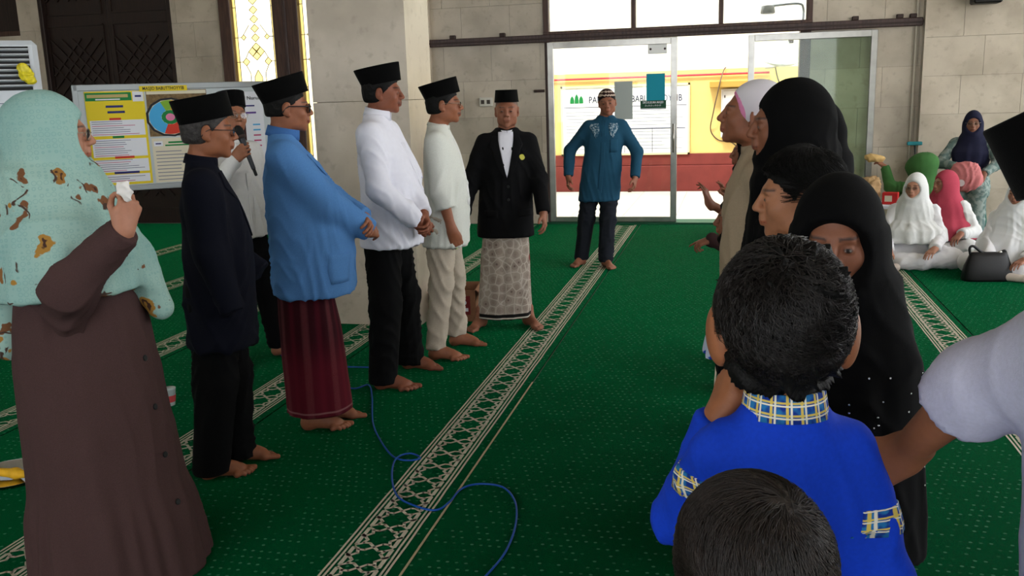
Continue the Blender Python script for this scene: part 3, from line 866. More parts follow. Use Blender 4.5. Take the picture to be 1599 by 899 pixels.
def shirt(P, m, hem=.80, v=.008, sleeve=1.0, ra=(.057, .050, .040), wid=1., flare=0., wr=.011, name='shirt', seed=1, short=None, front=0., back=0., split=True, collar_z=1.405, cuffcut=True):
    S = P.s; g = P.g * wid; b = P.belly; r = P.row
    T = [r(hem, (.178 + flare) * g, (.118 + flare * .7) * (g * .6 + .4) + b * .6, 0, .008 + b * .55),
         r(.95, (.172 + flare * .5) * g, .116 * (g * .6 + .4) + b * .9, 0, .012 + b * .8),
         r(1.08, .166 * g, .112 * (g * .6 + .4) + b * .85, 0, .014 + b * .7),
         r(1.22, .172 * g, .112 * (g * .6 + .4) + b * .2, 0, .008 + b * .2),
         r(1.30, .172 * g * P.shw, .096, 0, .0), r(1.345, .148 * g * P.shw, .080, 0, -.006), r(1.385, .098, .066, 0, -.01), r(collar_z + .012, .064, .058, 0, -.012)]
    pts = [P.sh['L'], P.sh['R']] + [P.arm[q][k] for q in 'LR' for k in 'ew'] + [(t[3] + sx * t[1], t[4] + sy * t[2], t[0]) for t in T for sx in (-1, 1) for sy in (-1, 1)]
    lo, hi = bounds(pts, .09)
    f = Field(lo, hi, v); f.prof(T, 0, n=2.4)
    for sd in 'LR':
        A = P.arm[sd]; e, w = A['e'], A['w']; sl = sleeve if not isinstance(sleeve, dict) else sleeve[sd]
        g2 = f2 = None
        f.cap(P.sh[sd], e, ra[0] * S * (g * .5 + .5), ra[1] * S * (g * .5 + .5), .05)
        if sl > .5:
            t = (sl - .5) / .5; end = e + (w - e) * t
            fa = Field(lo, hi, v); fa.cap(e, end + nrm(end - e) * .03, ra[1] * S * (g * .5 + .5), ra[2] * S, .02); fa.plane(end, nrm(w - e), .004)
            f.D = smin(f.D, fa.D, .03).astype(np.float32)
    if hem: f.plane((0, 0, hem * S + .004), (0, front, -1), .006)
    V, F = f.mesh()
    def mask(V): return np.clip((1.36 * S - V[:, 2]) / .1, .25, 1)
    V = wrinkle(V, F, wr, 13, seed, mask=mask)
    return put(P, name, V, F, m)

def collar(P, m, r=(.062, .066), h=.042, tilt=12, open_=.25, th=.005, dz=-.012, name='collar', dy=0.):
    """stand collar: a band around the neck, open at the front"""
    S = P.s; n = 36; c = P.nb + np.array([0, .004 + dy, dz]); R = rot('x', -tilt)
    ax = nrm(P.hc - P.nb); MBx = MB(); outer = []
    a0 = open_; ang = [a0 + (2 * PI - 2 * a0) * i / n for i in range(n + 1)]
    rings = []
    for rad, z in ((0, 0), (0, 1), (-th, 1), (-th, 0)):
        rings.append([tuple(c + R @ np.array([(r[0] * S + rad + .006 * (1 - z)) * math.sin(a), (r[1] * S + rad + .006 * (1 - z)) * math.cos(a), z * h * S])) for a in ang])
    V = [p for q in rings for p in q]; k = n + 1; F = []
    for i in range(4):
        j = (i + 1) % 4
        for q in range(n): F.append((i * k + q, i * k + q + 1, j * k + q + 1, j * k + q))
    F.append((0, k, 2 * k, 3 * k)); F.append((n, 3 * k + n, 2 * k + n, k + n))
    MBx.add(V, F); return MBx.build(name, m, P.o, True)

def trousers(P, m, top=.95, hem=.07, v=.009, r=(.088, .066, .057), wr=.010, seed=3, name='trousers', hipw=1., kneeb=.02):
    S = P.s; rr = P.row; g = P.g
    pts = [(f[0], f[1], hem * S) for f in P.feet] + [(-.2 * S * g, -.16 * S, .5 * S), (.2 * S * g, .18 * S + P.belly, top * S)]
    lo, hi = bounds(pts, .1); f = Field(lo, hi, v)
    f.prof([rr(.80, .152 * g * hipw, .100 * g), rr(.9, .150 * g * hipw, .102 * g), rr(top, .138 * g, .095 * g + P.belly * .5, 0, P.belly * .4)], 0)
    for i in (0, 1):
        sg = -1 if i == 0 else 1; hp = np.array([sg * .082 * S + P.c(.84 * S)[0], P.c(.84 * S)[1], .84 * S]); ft = np.array([P.feet[i][0], P.feet[i][1] - .012 * S, (hem + .02) * S]); kn = hp * .5 + ft * .5 + np.array([0, kneeb * S, 0])
        f.cap(hp, kn, r[0] * S * (g * .5 + .5), r[1] * S, .04); f.cap(kn, ft, r[1] * S, r[2] * S, .03)
    f.plane((0, 0, hem * S), (0, 0, -1), .003)
    V, F = f.mesh(); V = wrinkle(V, F, wr, 15, seed, (1, 1, .8)); return put(P, name, V, F, m)

def sarong(P, m, top=.95, hem=.10, v=.009, a=(.152, .158, .155), b=(.104, .115, .12), seed=5, name='sarong', pleat=1., y0=0.):
    S = P.s; rr = P.row; g = P.g
    fx = (P.feet[0][0] + P.feet[1][0]) / 2 / S; fy = (P.feet[0][1] + P.feet[1][1]) / 2 / S
    T = [rr(hem, a[2] * g, b[2] * g, fx, fy + y0), rr(.5, a[1] * g, b[1] * g, fx * .5, fy * .5 + y0 * .5 + .005), rr(.8, a[0] * g * 1.04, b[0] * g), rr(top, a[0] * g, b[0] * g)]
    lo, hi = bounds([(t[3] + q * t[1], t[4] + w * t[2], t[0]) for t in T for q in (-1, 1) for w in (-1, 1)], .06)
    f = Field(lo, hi, v)
    def fold(th, t):
        u = 1 - t
        return pleat * (.05 * u * np.exp(-((th - .35) / .16) ** 2) - .05 * u * np.exp(-((th - .06) / .10) ** 2) + .018 * u * np.sin(7 * th + 1.3) + .01 * u * np.sin(13 * th + 4 * t))
    f.prof(T, 0, n=2.3, fold=fold, edge=.004)
    V, F = f.mesh(); V = wrinkle(V, F, .004, 12, seed, (1, 1, .25)); return put(P, name, V, F, m)

def songkok(P, m, h=.088, tilt=15, lift=.052, rx=.082, ry=.103, top=(1.0, 1.06), yaw=0, back=.0, name='cap', dy=0.):
    """black velvet cap: oval wall that flares a little, sunken top with a rim"""
    n = 40; R = P.HR @ rot('z', yaw) @ rot('x', tilt); c = P.hc + P.HR @ (np.array([0, -.006 + dy, lift]) * P.hs); hs = P.hs
    def ring(kx, ky, z, dy=0):
        return [tuple(c + R @ (np.array([rx * kx * math.sin(a), ry * ky * math.cos(a) + dy, z]) * hs)) for a in np.linspace(0, 2 * PI, n, endpoint=False)][::-1]
    tx, ty = top; b = MB()
    b.rings([ring(.97, .97, .006), ring(1, 1, 0), ring(1, 1, .003), ring((1 + tx) / 2, (1 + ty) / 2, h * .5, -.004), ring(tx, ty, h - .003, -.008), ring(tx * .985, ty * .985, h, -.008), ring(tx * .93, ty * .94, h - .001, -.008), ring(tx * .9, ty * .92, h - .006, -.008), ring(tx * .3, ty * .3, h - .004, -.008)])
    return b.build(name, m, P.o, True)

def short_hair(P, m, nape=-.062, thick=.008, v=.0045, line=.05, side=-.03, name='hair', seed=2, rough=.003, top=True, temple=.035):
    """close cropped hair hugging the skull, with hairline, sideburns and nape"""
    f = Field((-.105, -.135, -.11), (.105, .12, .14), v / P.hs)
    f.ell((0, -.016, .030), (.073 + thick, .092 + thick, .083 + thick), 0)
    f.ell((0, -.035, -.03), (.060 + thick, .065 + thick, .060), .03)
    f.plane((0, 0, nape), (0, 0, -1), .01)
    # front limit: slanted plane below the hairline, in front of the ears
    g = Field((-.105, -.135, -.11), (.105, .12, .14), v / P.hs)
    g.ell((0, .075, line - .125), (.115, .095, .118), 0)
    f.D = np.maximum(f.D, -g.D)
    for q in (-1, 1): f.ell((q * .085, -.010, -.012), (.022, .024, .036), .006, neg=True)
    V, F = f.mesh(); V = relax(V, F, 1, .4); r = np.random.default_rng(seed)
    V = wrinkle(V, F, rough, 90, seed, (1, 1, 1))
    return put(P, name, (V * P.hs) @ P.HR.T + P.hc, F, m)

def glasses(P, m, lens_m, w=.024, hgt=.017, r=.0013, dy=0., dz=0., half=False, temple=True, round_=2.6):
    b = MB(); y = .107 + dy; z0 = -.004 + dz
    for q in (-1, 1):
        ring = []
        for a in np.linspace(0, 2 * PI, 25):
            ca, sa = math.cos(a), math.sin(a); e = 2 / round_
            ring.append((q * .0315 + w * math.copysign(abs(ca) ** e, ca), y - .010 * abs(q * .0315 + w * ca) / .05, z0 + hgt * math.copysign(abs(sa) ** e, sa)))
        b.tube(ring, r, 6, False)
        if temple: b.tube([(q * .055, y - .008, z0 + .007), (q * .072, y - .03, z0 + .008), (q * .082, .0, z0 + .007), (q * .081, -.015, z0 - .002), (q * .078, -.03, z0 - .022)], r * 1.1, 6)
    b.tube([(-.0095, y, z0 + .004), (0, y + .003, z0 + .007), (.0095, y, z0 + .004)], r, 6)
    b.V = [tuple(P.HR @ (np.array(v) * P.hs) + P.hc) for v in b.V]
    o = b.build('glasses', m, P.o, True)
    L = MB()
    for q in (-1, 1):
        pts = [(q * .0315 + w * .95 * math.cos(a), y - .010 * abs(q * .0315 + w * math.cos(a)) / .05, z0 + hgt * .95 * math.sin(a)) for a in np.linspace(0, 2 * PI, 20, endpoint=False)]
        L.add(pts + [(p[0], p[1] - .0015, p[2]) for p in pts], [tuple(range(20)), tuple(range(39, 19, -1))] + [(i, (i + 1) % 20, 20 + (i + 1) % 20, 20 + i) for i in range(20)])
    L.V = [tuple(P.HR @ (np.array(v) * P.hs) + P.hc) for v in L.V]
    lo = L.build('lens', lens_m, o); return o

def hijab(P, m, T=None, v=.008, k=.05, open_=(.098, .088, .090), oc=(0, .134, -.014), cover=(.092, .116, .128), cc=(0, -.012, .002), seed=9, wr=.006, folds=None, name='hijab', tail=None, hemcut=None, neck=.085, cuts=(), wfreq=12, wst=(1, 1, .4)):
    """head scarf: hood around the face flowing into a drape over shoulders and chest"""
    S = P.s; hs = P.hs; HR = P.HR; hc = P.hc
    pts = [hc + .17 * hs, hc - .17 * hs]
    for t in (T or []): pts += [(t[3] - t[1], t[4] - t[2], t[0]), (t[3] + t[1], t[4] + t[2], t[0])]
    pts += [q for ab in (tail or []) for q in ab[:2]]
    lo, hi = bounds(pts, .07); f = Field(lo, hi, v)
    if T: f.prof(list(T) + [(hc[2] - .01 * hs, .080 * hs, .088 * hs, hc[0], hc[1] - .018 * hs)], 0, n=2.1, fold=folds, edge=.02)
    f.cap(hc + HR @ (np.array([0, -.02, -.085]) * hs), P.nb + np.array([0, .005, 0]), neck * .88 * hs, neck * 1.45 * S, .08)
    f.ell(hc + HR @ (np.array(cc) * hs), np.array(cover) * hs, k, HR)
    f.ell(hc + HR @ (np.array([0, .02, -.095]) * hs), np.array([.066, .075, .05]) * hs, .04, HR)
    for ab in (tail or []): f.cap(ab[0], ab[1], ab[2], ab[3], .05)
    if open_: f.ell(hc + HR @ (np.array(oc) * hs), np.array(open_) * hs, .006, HR, neg=True)
    for p, n_ in cuts: f.plane(p, n_, .004)
    V, F = f.mesh()
    def mask(V):
        d = np.linalg.norm((V - hc) / hs, axis=1); return np.clip((d - .10) / .12, .12, 1)
    V = wrinkle(V, F, wr, wfreq, seed, wst, mask)
    return put(P, name, V, F, m)

def skirt(P, m, T, v=.01, folds=None, seed=4, wr=.004, name='dress', n=2.2, st=(1, 1, .25)):
    lo, hi = bounds([(t[3] + q * t[1], t[4] + w * t[2], t[0]) for t in T for q in (-1, 1) for w in (-1, 1)], .07)
    f = Field(lo, hi, v); f.prof(T, 0, n=n, fold=folds, edge=.005); V, F = f.mesh(); V = wrinkle(V, F, wr, 12, seed, st); return put(P, name, V, F, m)

def disc(c, nrm_, r, th, n=12):
    R = frame(np.cross(nrm_, (0.3, 0.5, 1)), nrm_); b = MB()
    b.rings([[tuple(np.array(c) + R @ np.array([rr * math.cos(a), rr * math.sin(a), z])) for a in np.linspace(0, 2 * PI, n, endpoint=False)] for rr, z in ((r, 0), (r, th * .7), (r * .8, th))])
    return b

def surf_y(T, z, x=0., n=2.4):
    """front surface y of a stack of ellipses at height z"""
    T = np.array(sorted(T)); a, b, x0, y0 = [np.interp(z, T[:, 0], T[:, i]) for i in (1, 2, 3, 4)]
    return y0 + b * max(1 - abs((x - x0) / a) ** n, 0) ** (1 / n)

def project_strip(P, target, pts, w, th, name, m, dirv):
    """thin fabric strip laid on a garment: rays cast from outside onto the garment mesh"""
    me = target.data; from mathutils.bvhtree import BVHTree
    bv = BVHTree.FromPolygons([v.co for v in me.vertices], [tuple(p.vertices) for p in me.polygons])
    rings = []; d = Vector(nrm(dirv)); out = []
    for i, p in enumerate(pts):
        t = np.array(pts[min(i + 1, len(pts) - 1)]) - np.array(pts[max(i - 1, 0)]); sd = nrm(np.cross(t, -np.array(d)))
        row = []
        for q in (-1, 1):
            o = Vector(np.array(p) + sd * q * w / 2); h = bv.ray_cast(o, d)
            row.append(np.array(h[0]) if h[0] is not None else None)
        if row[0] is None or row[1] is None: continue
        out.append((row[0], row[1]))
    if len(out) < 2: return None
    n = -np.array(d) * th; b = MB()
    b.rings([[tuple(a - n), tuple(c - n), tuple(c + n), tuple(a + n)] for a, c in out])
    return b.build(name, m, P.o)

def bvh_of(o):
    from mathutils.bvhtree import BVHTree
    return BVHTree.FromPolygons([v.co for v in o.data.vertices], [tuple(p.vertices) for p in o.data.polygons])

def patch(P, target, rows, th, name, m, yaw=0., nx=6, parent=None, bv=None, sub=3):
    """cloth panel laid on a garment. rows: (z, left x, right x) in a frame turned by yaw about z; shared depth follows the garment"""
    bv = bv or bvh_of(target); Rz = rot('z', yaw); d = Vector(Rz @ np.array([0, -1., 0]))
    rr = []
    for (z0, a0, b0), (z1, a1, b1) in zip(rows[:-1], rows[1:]):
        for i in range(sub): t = i / sub; rr.append((z0 + (z1 - z0) * t, a0 + (a1 - a0) * t, b0 + (b1 - b0) * t))
    rr.append(rows[-1]); G = []
    for z, a, b in rr:
        line = []
        for i in range(nx + 1):
            x = a + (b - a) * i / nx; h = bv.ray_cast(Vector(Rz @ np.array([x, 1.2, 0]) + np.array([0, 0, z])), d)
            line.append(np.array(h[0]) if h[0] is not None else None)
        good = [q for q in line if q is not None]
        if len(good) < nx + 1:
            if not good: continue
            line = [q if q is not None else good[0] for q in line]
        G.append(line)
    if len(G) < 2: return None
    n = nx + 1; off = -np.array(d) * th; V = [tuple(p + off) for l in G for p in l] + [tuple(p - off * .5) for l in G for p in l]; N = len(G) * n; F = []
    for i in range(len(G) - 1):
        for j in range(nx):
            q = (i * n + j, i * n + j + 1, (i + 1) * n + j + 1, (i + 1) * n + j); F.append(q); F.append(tuple(N + k for k in q[::-1]))
    bd = [(0, j) for j in range(n)] + [(i, nx) for i in range(1, len(G))] + [(len(G) - 1, j) for j in range(nx - 1, -1, -1)] + [(i, 0) for i in range(len(G) - 2, 0, -1)]
    bd = [i * n + j for i, j in bd]
    for a, b in zip(bd, bd[1:] + bd[:1]): F.append((b, a, N + a, N + b))
    return meshobj(name, V, F, m, parent or P.o, True)

def button(P, target, x, z, r, m, yaw=0., bv=None, name='button'):
    bv = bv or bvh_of(target); Rz = rot('z', yaw); d = Vector(Rz @ np.array([0, -1., 0]))
    h = bv.ray_cast(Vector(Rz @ np.array([x, 1.2, 0]) + np.array([0, 0, z])), d)
    if h[0] is None: return
    return disc(np.array(h[0]), np.array(h[1]), r, .004).build(name, m, P.o)

def strands(P, m, n, length, v, seed=1, nape=-.065, hairline=None, r=.0007, curl=0., name='hair_strands', lift=.008, swirl=(0, -.05), seg=4, outset=.012, front=.05):
    """thousands of single hairs combed away from the crown, one mesh"""
    rg = np.random.default_rng(seed); V = []; F = []
    c0 = np.array([0, -.016, .030]); rad = np.array([.073, .092, .083]) + outset * .6
    k = 0
    while k < n:
        d = rg.normal(size=3); d /= np.linalg.norm(d); p = c0 + d * rad
        if p[2] < nape + .02 and p[1] < .0 or p[2] < -.01 and p[1] >= -.0: continue
        if p[1] > front and p[2] < .07: continue
        if abs(p[0]) > .06 and abs(p[1] + .008) < .025 and p[2] < .02: continue
        k += 1
        crown = nrm(np.array([swirl[0], swirl[1], .11]) - c0)
        t = d - crown * d.dot(crown); t = nrm(np.cross(crown, t) * .6 + t * 1.) if np.linalg.norm(t) > .05 else nrm(rg.normal(size=3))
        t = nrm(t - d * t.dot(d)); L = length * rg.uniform(.6, 1.2); ph = rg.uniform(0, 6); amp = curl * rg.uniform(.4, 1.)
        side = np.cross(t, d); pts = []
        for i in range(seg + 1):
            u = i / seg; q = c0 + nrm(d + t * u * L / .085) * (rad + lift * math.sin(u * 2.2) * rg.uniform(.8, 1.2)) + side * amp * math.sin(ph + u * 7) * .01 + np.array([0, 0, -.25 * u * u * L * (1 if p[2] < .03 else .0)])
            pts.append(q)
        b = len(V)
        for i, q in enumerate(pts):
            w = r * (1 - .75 * i / seg); V += [q + side * w, q + d * w, q - side * w]
        for i in range(seg):
            for j in range(3): F.append((b + i * 3 + j, b + i * 3 + (j + 1) % 3, b + (i + 1) * 3 + (j + 1) % 3, b + (i + 1) * 3 + j))
    V = np.array(V) * P.hs @ P.HR.T + P.hc
    o = meshobj(name, V, np.array(F), m, P.o, True); o['kind'] = 'stuff'; return o

def finish(P, drop=0.):
    if drop:
        for ch in bpy.data.objects:
            if ch.parent is P.o: ch.location.z -= drop
# ------------------------------------------------------------------ cloth materials
M_CAP = mat('black_velvet', (3, 3, 3), .95, sheen=.05, bump=(500, .15), spec=.1)
M_HAIR = mat('black_hair', (7, 6, 5), .65, noise=(120, .4), bump=(180, .5), spec=.2)
M_HAIRG = mat('greying_hair', (48, 45, 44), .6, noise=(90, .5), bump=(180, .5))
M_NAVY = mat('navy_wool', (8, 10, 22), .92, noise=(160, .15), bump=(700, .1), spec=.15)
M_BLKSUIT = mat('black_wool', (9, 9, 11), .9, noise=(160, .15), bump=(700, .1), spec=.15)
M_BLKTR = mat('black_trouser_cloth', (5, 5, 6), .92, bump=(600, .1), spec=.15)
M_WHITE = mat('white_cotton', (222, 222, 232), .9, noise=(40, .02), bump=(500, .08), spec=.15)
M_WHITE2 = mat('soft_white_cotton', (214, 214, 212), .9, noise=(60, .03), bump=(500, .1), spec=.15)
M_CREAM2 = mat('pale_linen', (206, 208, 200), .92, noise=(150, .05), bump=(500, .2), spec=.15)
M_BLUE = mat('light_blue_cotton', (78, 124, 178), .88, noise=(220, .08), bump=(600, .12), spec=.15)
M_BLUED = mat('blue_collar_cotton', (62, 104, 160), .88, noise=(220, .08), bump=(600, .12), spec=.15)
M_TEAL = mat('teal_cotton', (32, 74, 98), .88, noise=(200, .08), bump=(600, .12), spec=.15)
M_BEIGE = mat('beige_chino', (176, 164, 148), .9, noise=(120, .05), bump=(500, .12), spec=.15)
M_SLATE = mat('slate_denim', (30, 33, 40), .92, noise=(180, .12), bump=(600, .12), spec=.15)
M_TAN = mat('tan_cotton', (158, 140, 116), .9, noise=(160, .06), bump=(500, .1), spec=.15)
M_KHAKI = mat('khaki_shirt', (178, 164, 130), .9, noise=(160, .05), bump=(500, .1), spec=.15)
M_BROWND = mat('brown_crepe', (72, 53, 52), .95, noise=(380, .16), bump=(600, .35), spec=.1)
M_HJBLK = mat('black_jersey', (5, 5, 6), .93, noise=(150, .15), bump=(500, .1), spec=.12)
M_ROYAL = mat('royal_blue_cotton', (16, 62, 196), .85, noise=(150, .06), bump=(500, .1), spec=.2)
M_LILAC = mat('pale_lilac_cotton', (188, 188, 208), .9, noise=(150, .05), bump=(500, .1), spec=.15)
M_PINK = mat('pink_chiffon', (212, 130, 170), .9, noise=(60, .05))
M_ROSE = mat('rose_jersey', (172, 62, 80), .92, noise=(120, .06), bump=(400, .1))
M_GREENH = mat('moss_green_jersey', (58, 104, 52), .92, noise=(120, .08), bump=(400, .1))
M_NAVYH = mat('midnight_blue_jersey', (22, 24, 48), .92, noise=(120, .08), bump=(400, .1))
M_RIM = mat('dark_rim', (24, 16, 15), .35, spec=.5)
M_RIMM = mat('thin_metal_rim', (150, 140, 125), .3, metal=.9)
M_LENS = glass_material('spectacle_lens', (240, 240, 240))
M_LENSD = glass_material('shaded_lens', (120, 112, 105))

def floral_mint():
    g = NG('mint_floral_chiffon', .9, .2)
    base = g.mix(g.step(g.noise(3, 3), .35, .65), (150, 180, 170), (134, 170, 164))
    ring = g.voro(55, rand=.15); rg_ = g.math('SUBTRACT', 1., g.step(g.math('ABSOLUTE', g.math('SUBTRACT', ring, .38)), .03, .09))
    base = g.mix(g.math('MULTIPLY', rg_, .35), base, (104, 150, 146))
    wv = g.mix(.16, g.tc, g.noise(14, 2, out='Color'), 'ADD')
    d = g.voro(10.5, vec=wv); rnd = g.voro(10.5, out='Color', vec=wv)
    sx = g.nt.nodes.new('ShaderNodeSeparateColor'); g.nt.links.new(rnd, sx.inputs[0])
    on = g.step(sx.outputs[0], .22, .26)
    lower = g.math('SUBTRACT', 1., g.step(g.z, 1.42, 1.50))
    pet = g.math('ADD', d, g.math('MULTIPLY', g.math('SUBTRACT', g.noise(40, 2), .5), .35))
    fl = g.math('MULTIPLY', g.math('MULTIPLY', g.math('SUBTRACT', 1., g.step(pet, .27, .33)), on), lower)
    core = g.math('MULTIPLY', g.math('MULTIPLY', g.math('SUBTRACT', 1., g.step(pet, .10, .14)), on), lower)
    fcol = g.mix(g.step(sx.outputs[1], .4, .6), (112, 74, 48), (158, 116, 52))
    base = g.mix(fl, base, fcol); base = g.mix(core, base, (66, 44, 36))
    vine = g.math('ABSOLUTE', g.math('SUBTRACT', g.noise(6.5, 2), .5))
    vm = g.math('MULTIPLY', g.math('MULTIPLY', g.math('SUBTRACT', 1., g.step(vine, .006, .014)), g.math('SUBTRACT', 1., g.step(d, .42, .5))), on)
    base = g.mix(g.math('MULTIPLY', vm, lower), base, (70, 52, 44))
    return g.done(base, g.noise(500, 2), .001, .2)
M_MINT = floral_mint()

def maroon_sarong():
    g = NG('maroon_woven_sarong', .92, .15)
    ang = g.math('ARCTAN2', g.x, g.y); u = g.math('MULTIPLY', ang, 3.2)
    st = g.math('ABSOLUTE', g.math('SINE', g.math('MULTIPLY', ang, 9.)))
    base = g.mix(g.step(st, .2, .9), (70, 14, 26), (48, 9, 18))
    lowz = g.math('SUBTRACT', 1., g.step(g.z, .30, .52))
    base = g.mix(g.math('MULTIPLY', lowz, .6), base, (98, 22, 36))
    wv = g.noise(140, 2, g.vec(g.math('MULTIPLY', u, 4.), 0., g.z)); col = g.math('MULTIPLY', g.step(g.math('ABSOLUTE', g.math('SINE', g.math('MULTIPLY', ang, 4.5))), .86, .97), g.step(wv, .5, .58))
    base = g.mix(g.math('MULTIPLY', col, .45), base, (130, 84, 84))
    hem = g.math('SUBTRACT', 1., g.step(g.math('ABSOLUTE', g.math('SUBTRACT', g.z, .118)), .003, .006))
    base = g.mix(g.math('MULTIPLY', hem, .5), base, (150, 110, 110))
    return g.done(base, g.noise(400, 2), .001, .3)
M_SARONG = maroon_sarong()

def batik_sarong():
    g = NG('grey_batik_sarong', .92, .15)
    d = g.voro(17, rand=.75); ed = g.voro(17, feature='DISTANCE_TO_EDGE', rand=.75)
    base = g.mix(g.step(d, .1, .55), (132, 118, 108), (150, 138, 126))
    base = g.mix(g.math('MULTIPLY', g.math('SUBTRACT', 1., g.step(d, .08, .16)), .7), base, (84, 68, 62))
    rg_ = g.math('SUBTRACT', 1., g.step(g.math('ABSOLUTE', g.math('SUBTRACT', d, .36)), .02, .05))
    base = g.mix(g.math('MULTIPLY', rg_, .35), base, (110, 96, 88))
    base = g.mix(g.math('MULTIPLY', g.math('SUBTRACT', 1., g.step(ed, .02, .07)), .6), base, (186, 176, 164))
    sx = g.voro(4.2, rand=.4); mid = g.math('SUBTRACT', 1., g.step(g.math('ABSOLUTE', g.math('SUBTRACT', g.z, .50)), .035, .05))
    base = g.mix(g.math('MULTIPLY', g.math('SUBTRACT', 1., g.step(sx, .10, .14)), mid), base, (124, 34, 48))
    hem = g.math('SUBTRACT', 1., g.step(g.z, .115, .12)); base = g.mix(hem, base, (20, 18, 18))
    h2 = g.math('SUBTRACT', 1., g.step(g.math('ABSOLUTE', g.math('SUBTRACT', g.z, .088)), .004, .007)); base = g.mix(h2, base, (190, 182, 170))
    return g.done(base, g.noise(400, 2), .001, .2)
M_BATIK = batik_sarong()

def plaid_trim():
    g = NG('blue_yellow_plaid', .85, .2)
    a = g.math('MULTIPLY', g.math('ARCTAN2', g.x, g.y), 4.6); z = g.math('MULTIPLY', g.z, 58.)
    base = g.mix(g.step(g.noise(60, 1), .4, .6), (20, 50, 140), (40, 120, 180))
    for c_, w, ph in (((222, 196, 96), .13, .2), ((236, 232, 214), .09, .45)):
        for src in (a, z):
            f_ = g.math('ABSOLUTE', g.math('SUBTRACT', g.math('FRACT', g.math('ADD', src, ph)), .5))
            base = g.mix(g.math('SUBTRACT', 1., g.step(f_, w * .5, w * .5 + .04)), base, c_)
    return g.done(base)
M_PLAID = plaid_trim()

def floral_blue():
    g = NG('blue_floral_cotton', .9, .15)
    n = g.noise(26, 2); d = g.voro(13, vec=g.mix(.05, g.tc, g.noise(30, 2, out='Color'), 'ADD'))
    base = g.mix(g.math('SUBTRACT', 1., g.step(d, .30, .36)), (196, 208, 230), (26, 66, 170))
    return g.done(base)
M_FLORB = floral_blue()

def peach_batik():
    g = NG('grey_green_print', .9, .15)
    n = g.noise(22, 4); return g.done(g.mix(g.step(n, .42, .58), (96, 116, 112), (140, 152, 146)))
M_PRINT = peach_batik()

def embroidered_cap():
    g = NG('patterned_knit_cap', .9, .15)
    a = g.math('MULTIPLY', g.math('ARCTAN2', g.x, g.y), 9.); zz = g.math('MULTIPLY', g.math('SUBTRACT', g.z, 1.55), 62.)
    zig = g.math('ADD', zz, g.math('MULTIPLY', g.math('ABSOLUTE', g.math('SUBTRACT', g.math('FRACT', a), .5)), 1.2))
    s_ = g.step(g.math('SINE', g.math('MULTIPLY', zig, 3.14)), .1, .5)
    return g.done(g.mix(s_, (44, 24, 22), (190, 172, 156)))

# ------------------------------------------------------------------ people
# 1 woman in a mint floral scarf, seen from her right
P = Person('woman in mint floral headscarf and long brown dress raising a tissue', -2.107, 2.608, -52, 1.64, head=(-2.135, 2.585, 1.525), pitch=0, hphi=-54, skin=(168, 116, 92), v=.004,
           arms={'R': dict(w=(-1.80, 2.42, 1.235), e=(-2.0, 2.40, 1.06), dir=(-.05, .35, .95), palm=(-.6, -.3, .1), curl=.75, thumb=.8),
                 'L': dict(wl=(-.18, .2, .95), show=False)})
P.noarm = 1
make_body(P, dict(lip=1., gaze=.0), hands=('R',), feet=(0, 1), vh=.004)
r = lambda z, a, b, x=0., y=0.: (z, a, b, x, y)
def wf(th, t):
    u = 1 - t; tier = 1 / (1 + np.exp((t - .21) * 60))
    return .020 * u * np.sin(9 * th + 1.2 * np.sin(3 * th)) + .014 * np.sin(23 * th + 2 * np.sin(5 * th)) * (.2 + 1.4 * tier) + (.085 * tier) * u + .012 * u * np.sin(15 * th + 1)
dr = skirt(P, M_BROWND, [r(.0, .27, .275, 0, .01), r(.28, .25, .255, 0, -.005), r(.6, .225, .235, 0, -.02), r(.88, .20, .215, 0, -.03), r(1.1, .18, .18, 0, -.03), r(1.30, .15, .11, 0, -.03), r(1.38, .08, .07, 0, -.03)], v=.007, folds=wf, wr=.006, name='dress')
def wfold(th, t):
    u = (1 - t) ** 1.3; return u * (.022 * np.sin(7 * th + 2 * np.sin(2 * th)) + .014 * np.sin(12 * th + 1) + .010 * np.sin(21 * th))
hj = hijab(P, M_MINT, [r(1.02, .265, .255, .02, -.055), r(1.12, .255, .245, .015, -.05), r(1.24, .235, .215, .01, -.06), r(1.36, .17, .17, 0, -.065), r(1.44, .11, .13, 0, -.05)], v=.0065, folds=wfold,
           cover=(.103, .136, .140), cc=(0, -.034, .005), open_=(.105, .095, .092), oc=(0, .142, -.016), neck=.10, wr=.010,
           tail=[((.02, .14, 1.12), (.06, .225, .93), .075, .045), ((-.02, -.22, 1.15), (.02, -.26, .86), .09, .05)], cuts=[((0, 0, .99), (0, .45, -1.2))] if False else ())
bv = bvh_of(dr)
for i, z in enumerate((.78, .61, .44, .27)): button(P, dr, -.0, z, .011, M_BLACK, yaw=-42, bv=bv)
# sleeve of the raised arm comes out from under the scarf
A = P.arm['R']; f = Field(*bounds([P.sh['R'], A['e'], A['w'], (.13, -.2, .88)], .12), .0065)
f.cap(A['e'] + np.array([-.15, -.12, -.02]), A['e'], .055, .076, .03); f.cap(A['e'] + np.array([-.01, -.01, -.01]), np.array([.13, -.06, .90]), .074, .06, .05); f.cap(A['e'], A['w'], .076, .050, .04); f.plane(A['w'] + nrm(A['w'] - A['e']) * .005, nrm(A['w'] - A['e']), .004)
V, F = f.mesh(); put(P, 'sleeve', wrinkle(V, F, .012, 18, 5), F, M_BROWND)
glasses(P, M_RIMM, M_LENS, w=.023, hgt=.018)
hand_w = P.l2w(P.arm['R']['w'] + P.arm['R']['dir'] * .115)
WOMAN_HAND = hand_w

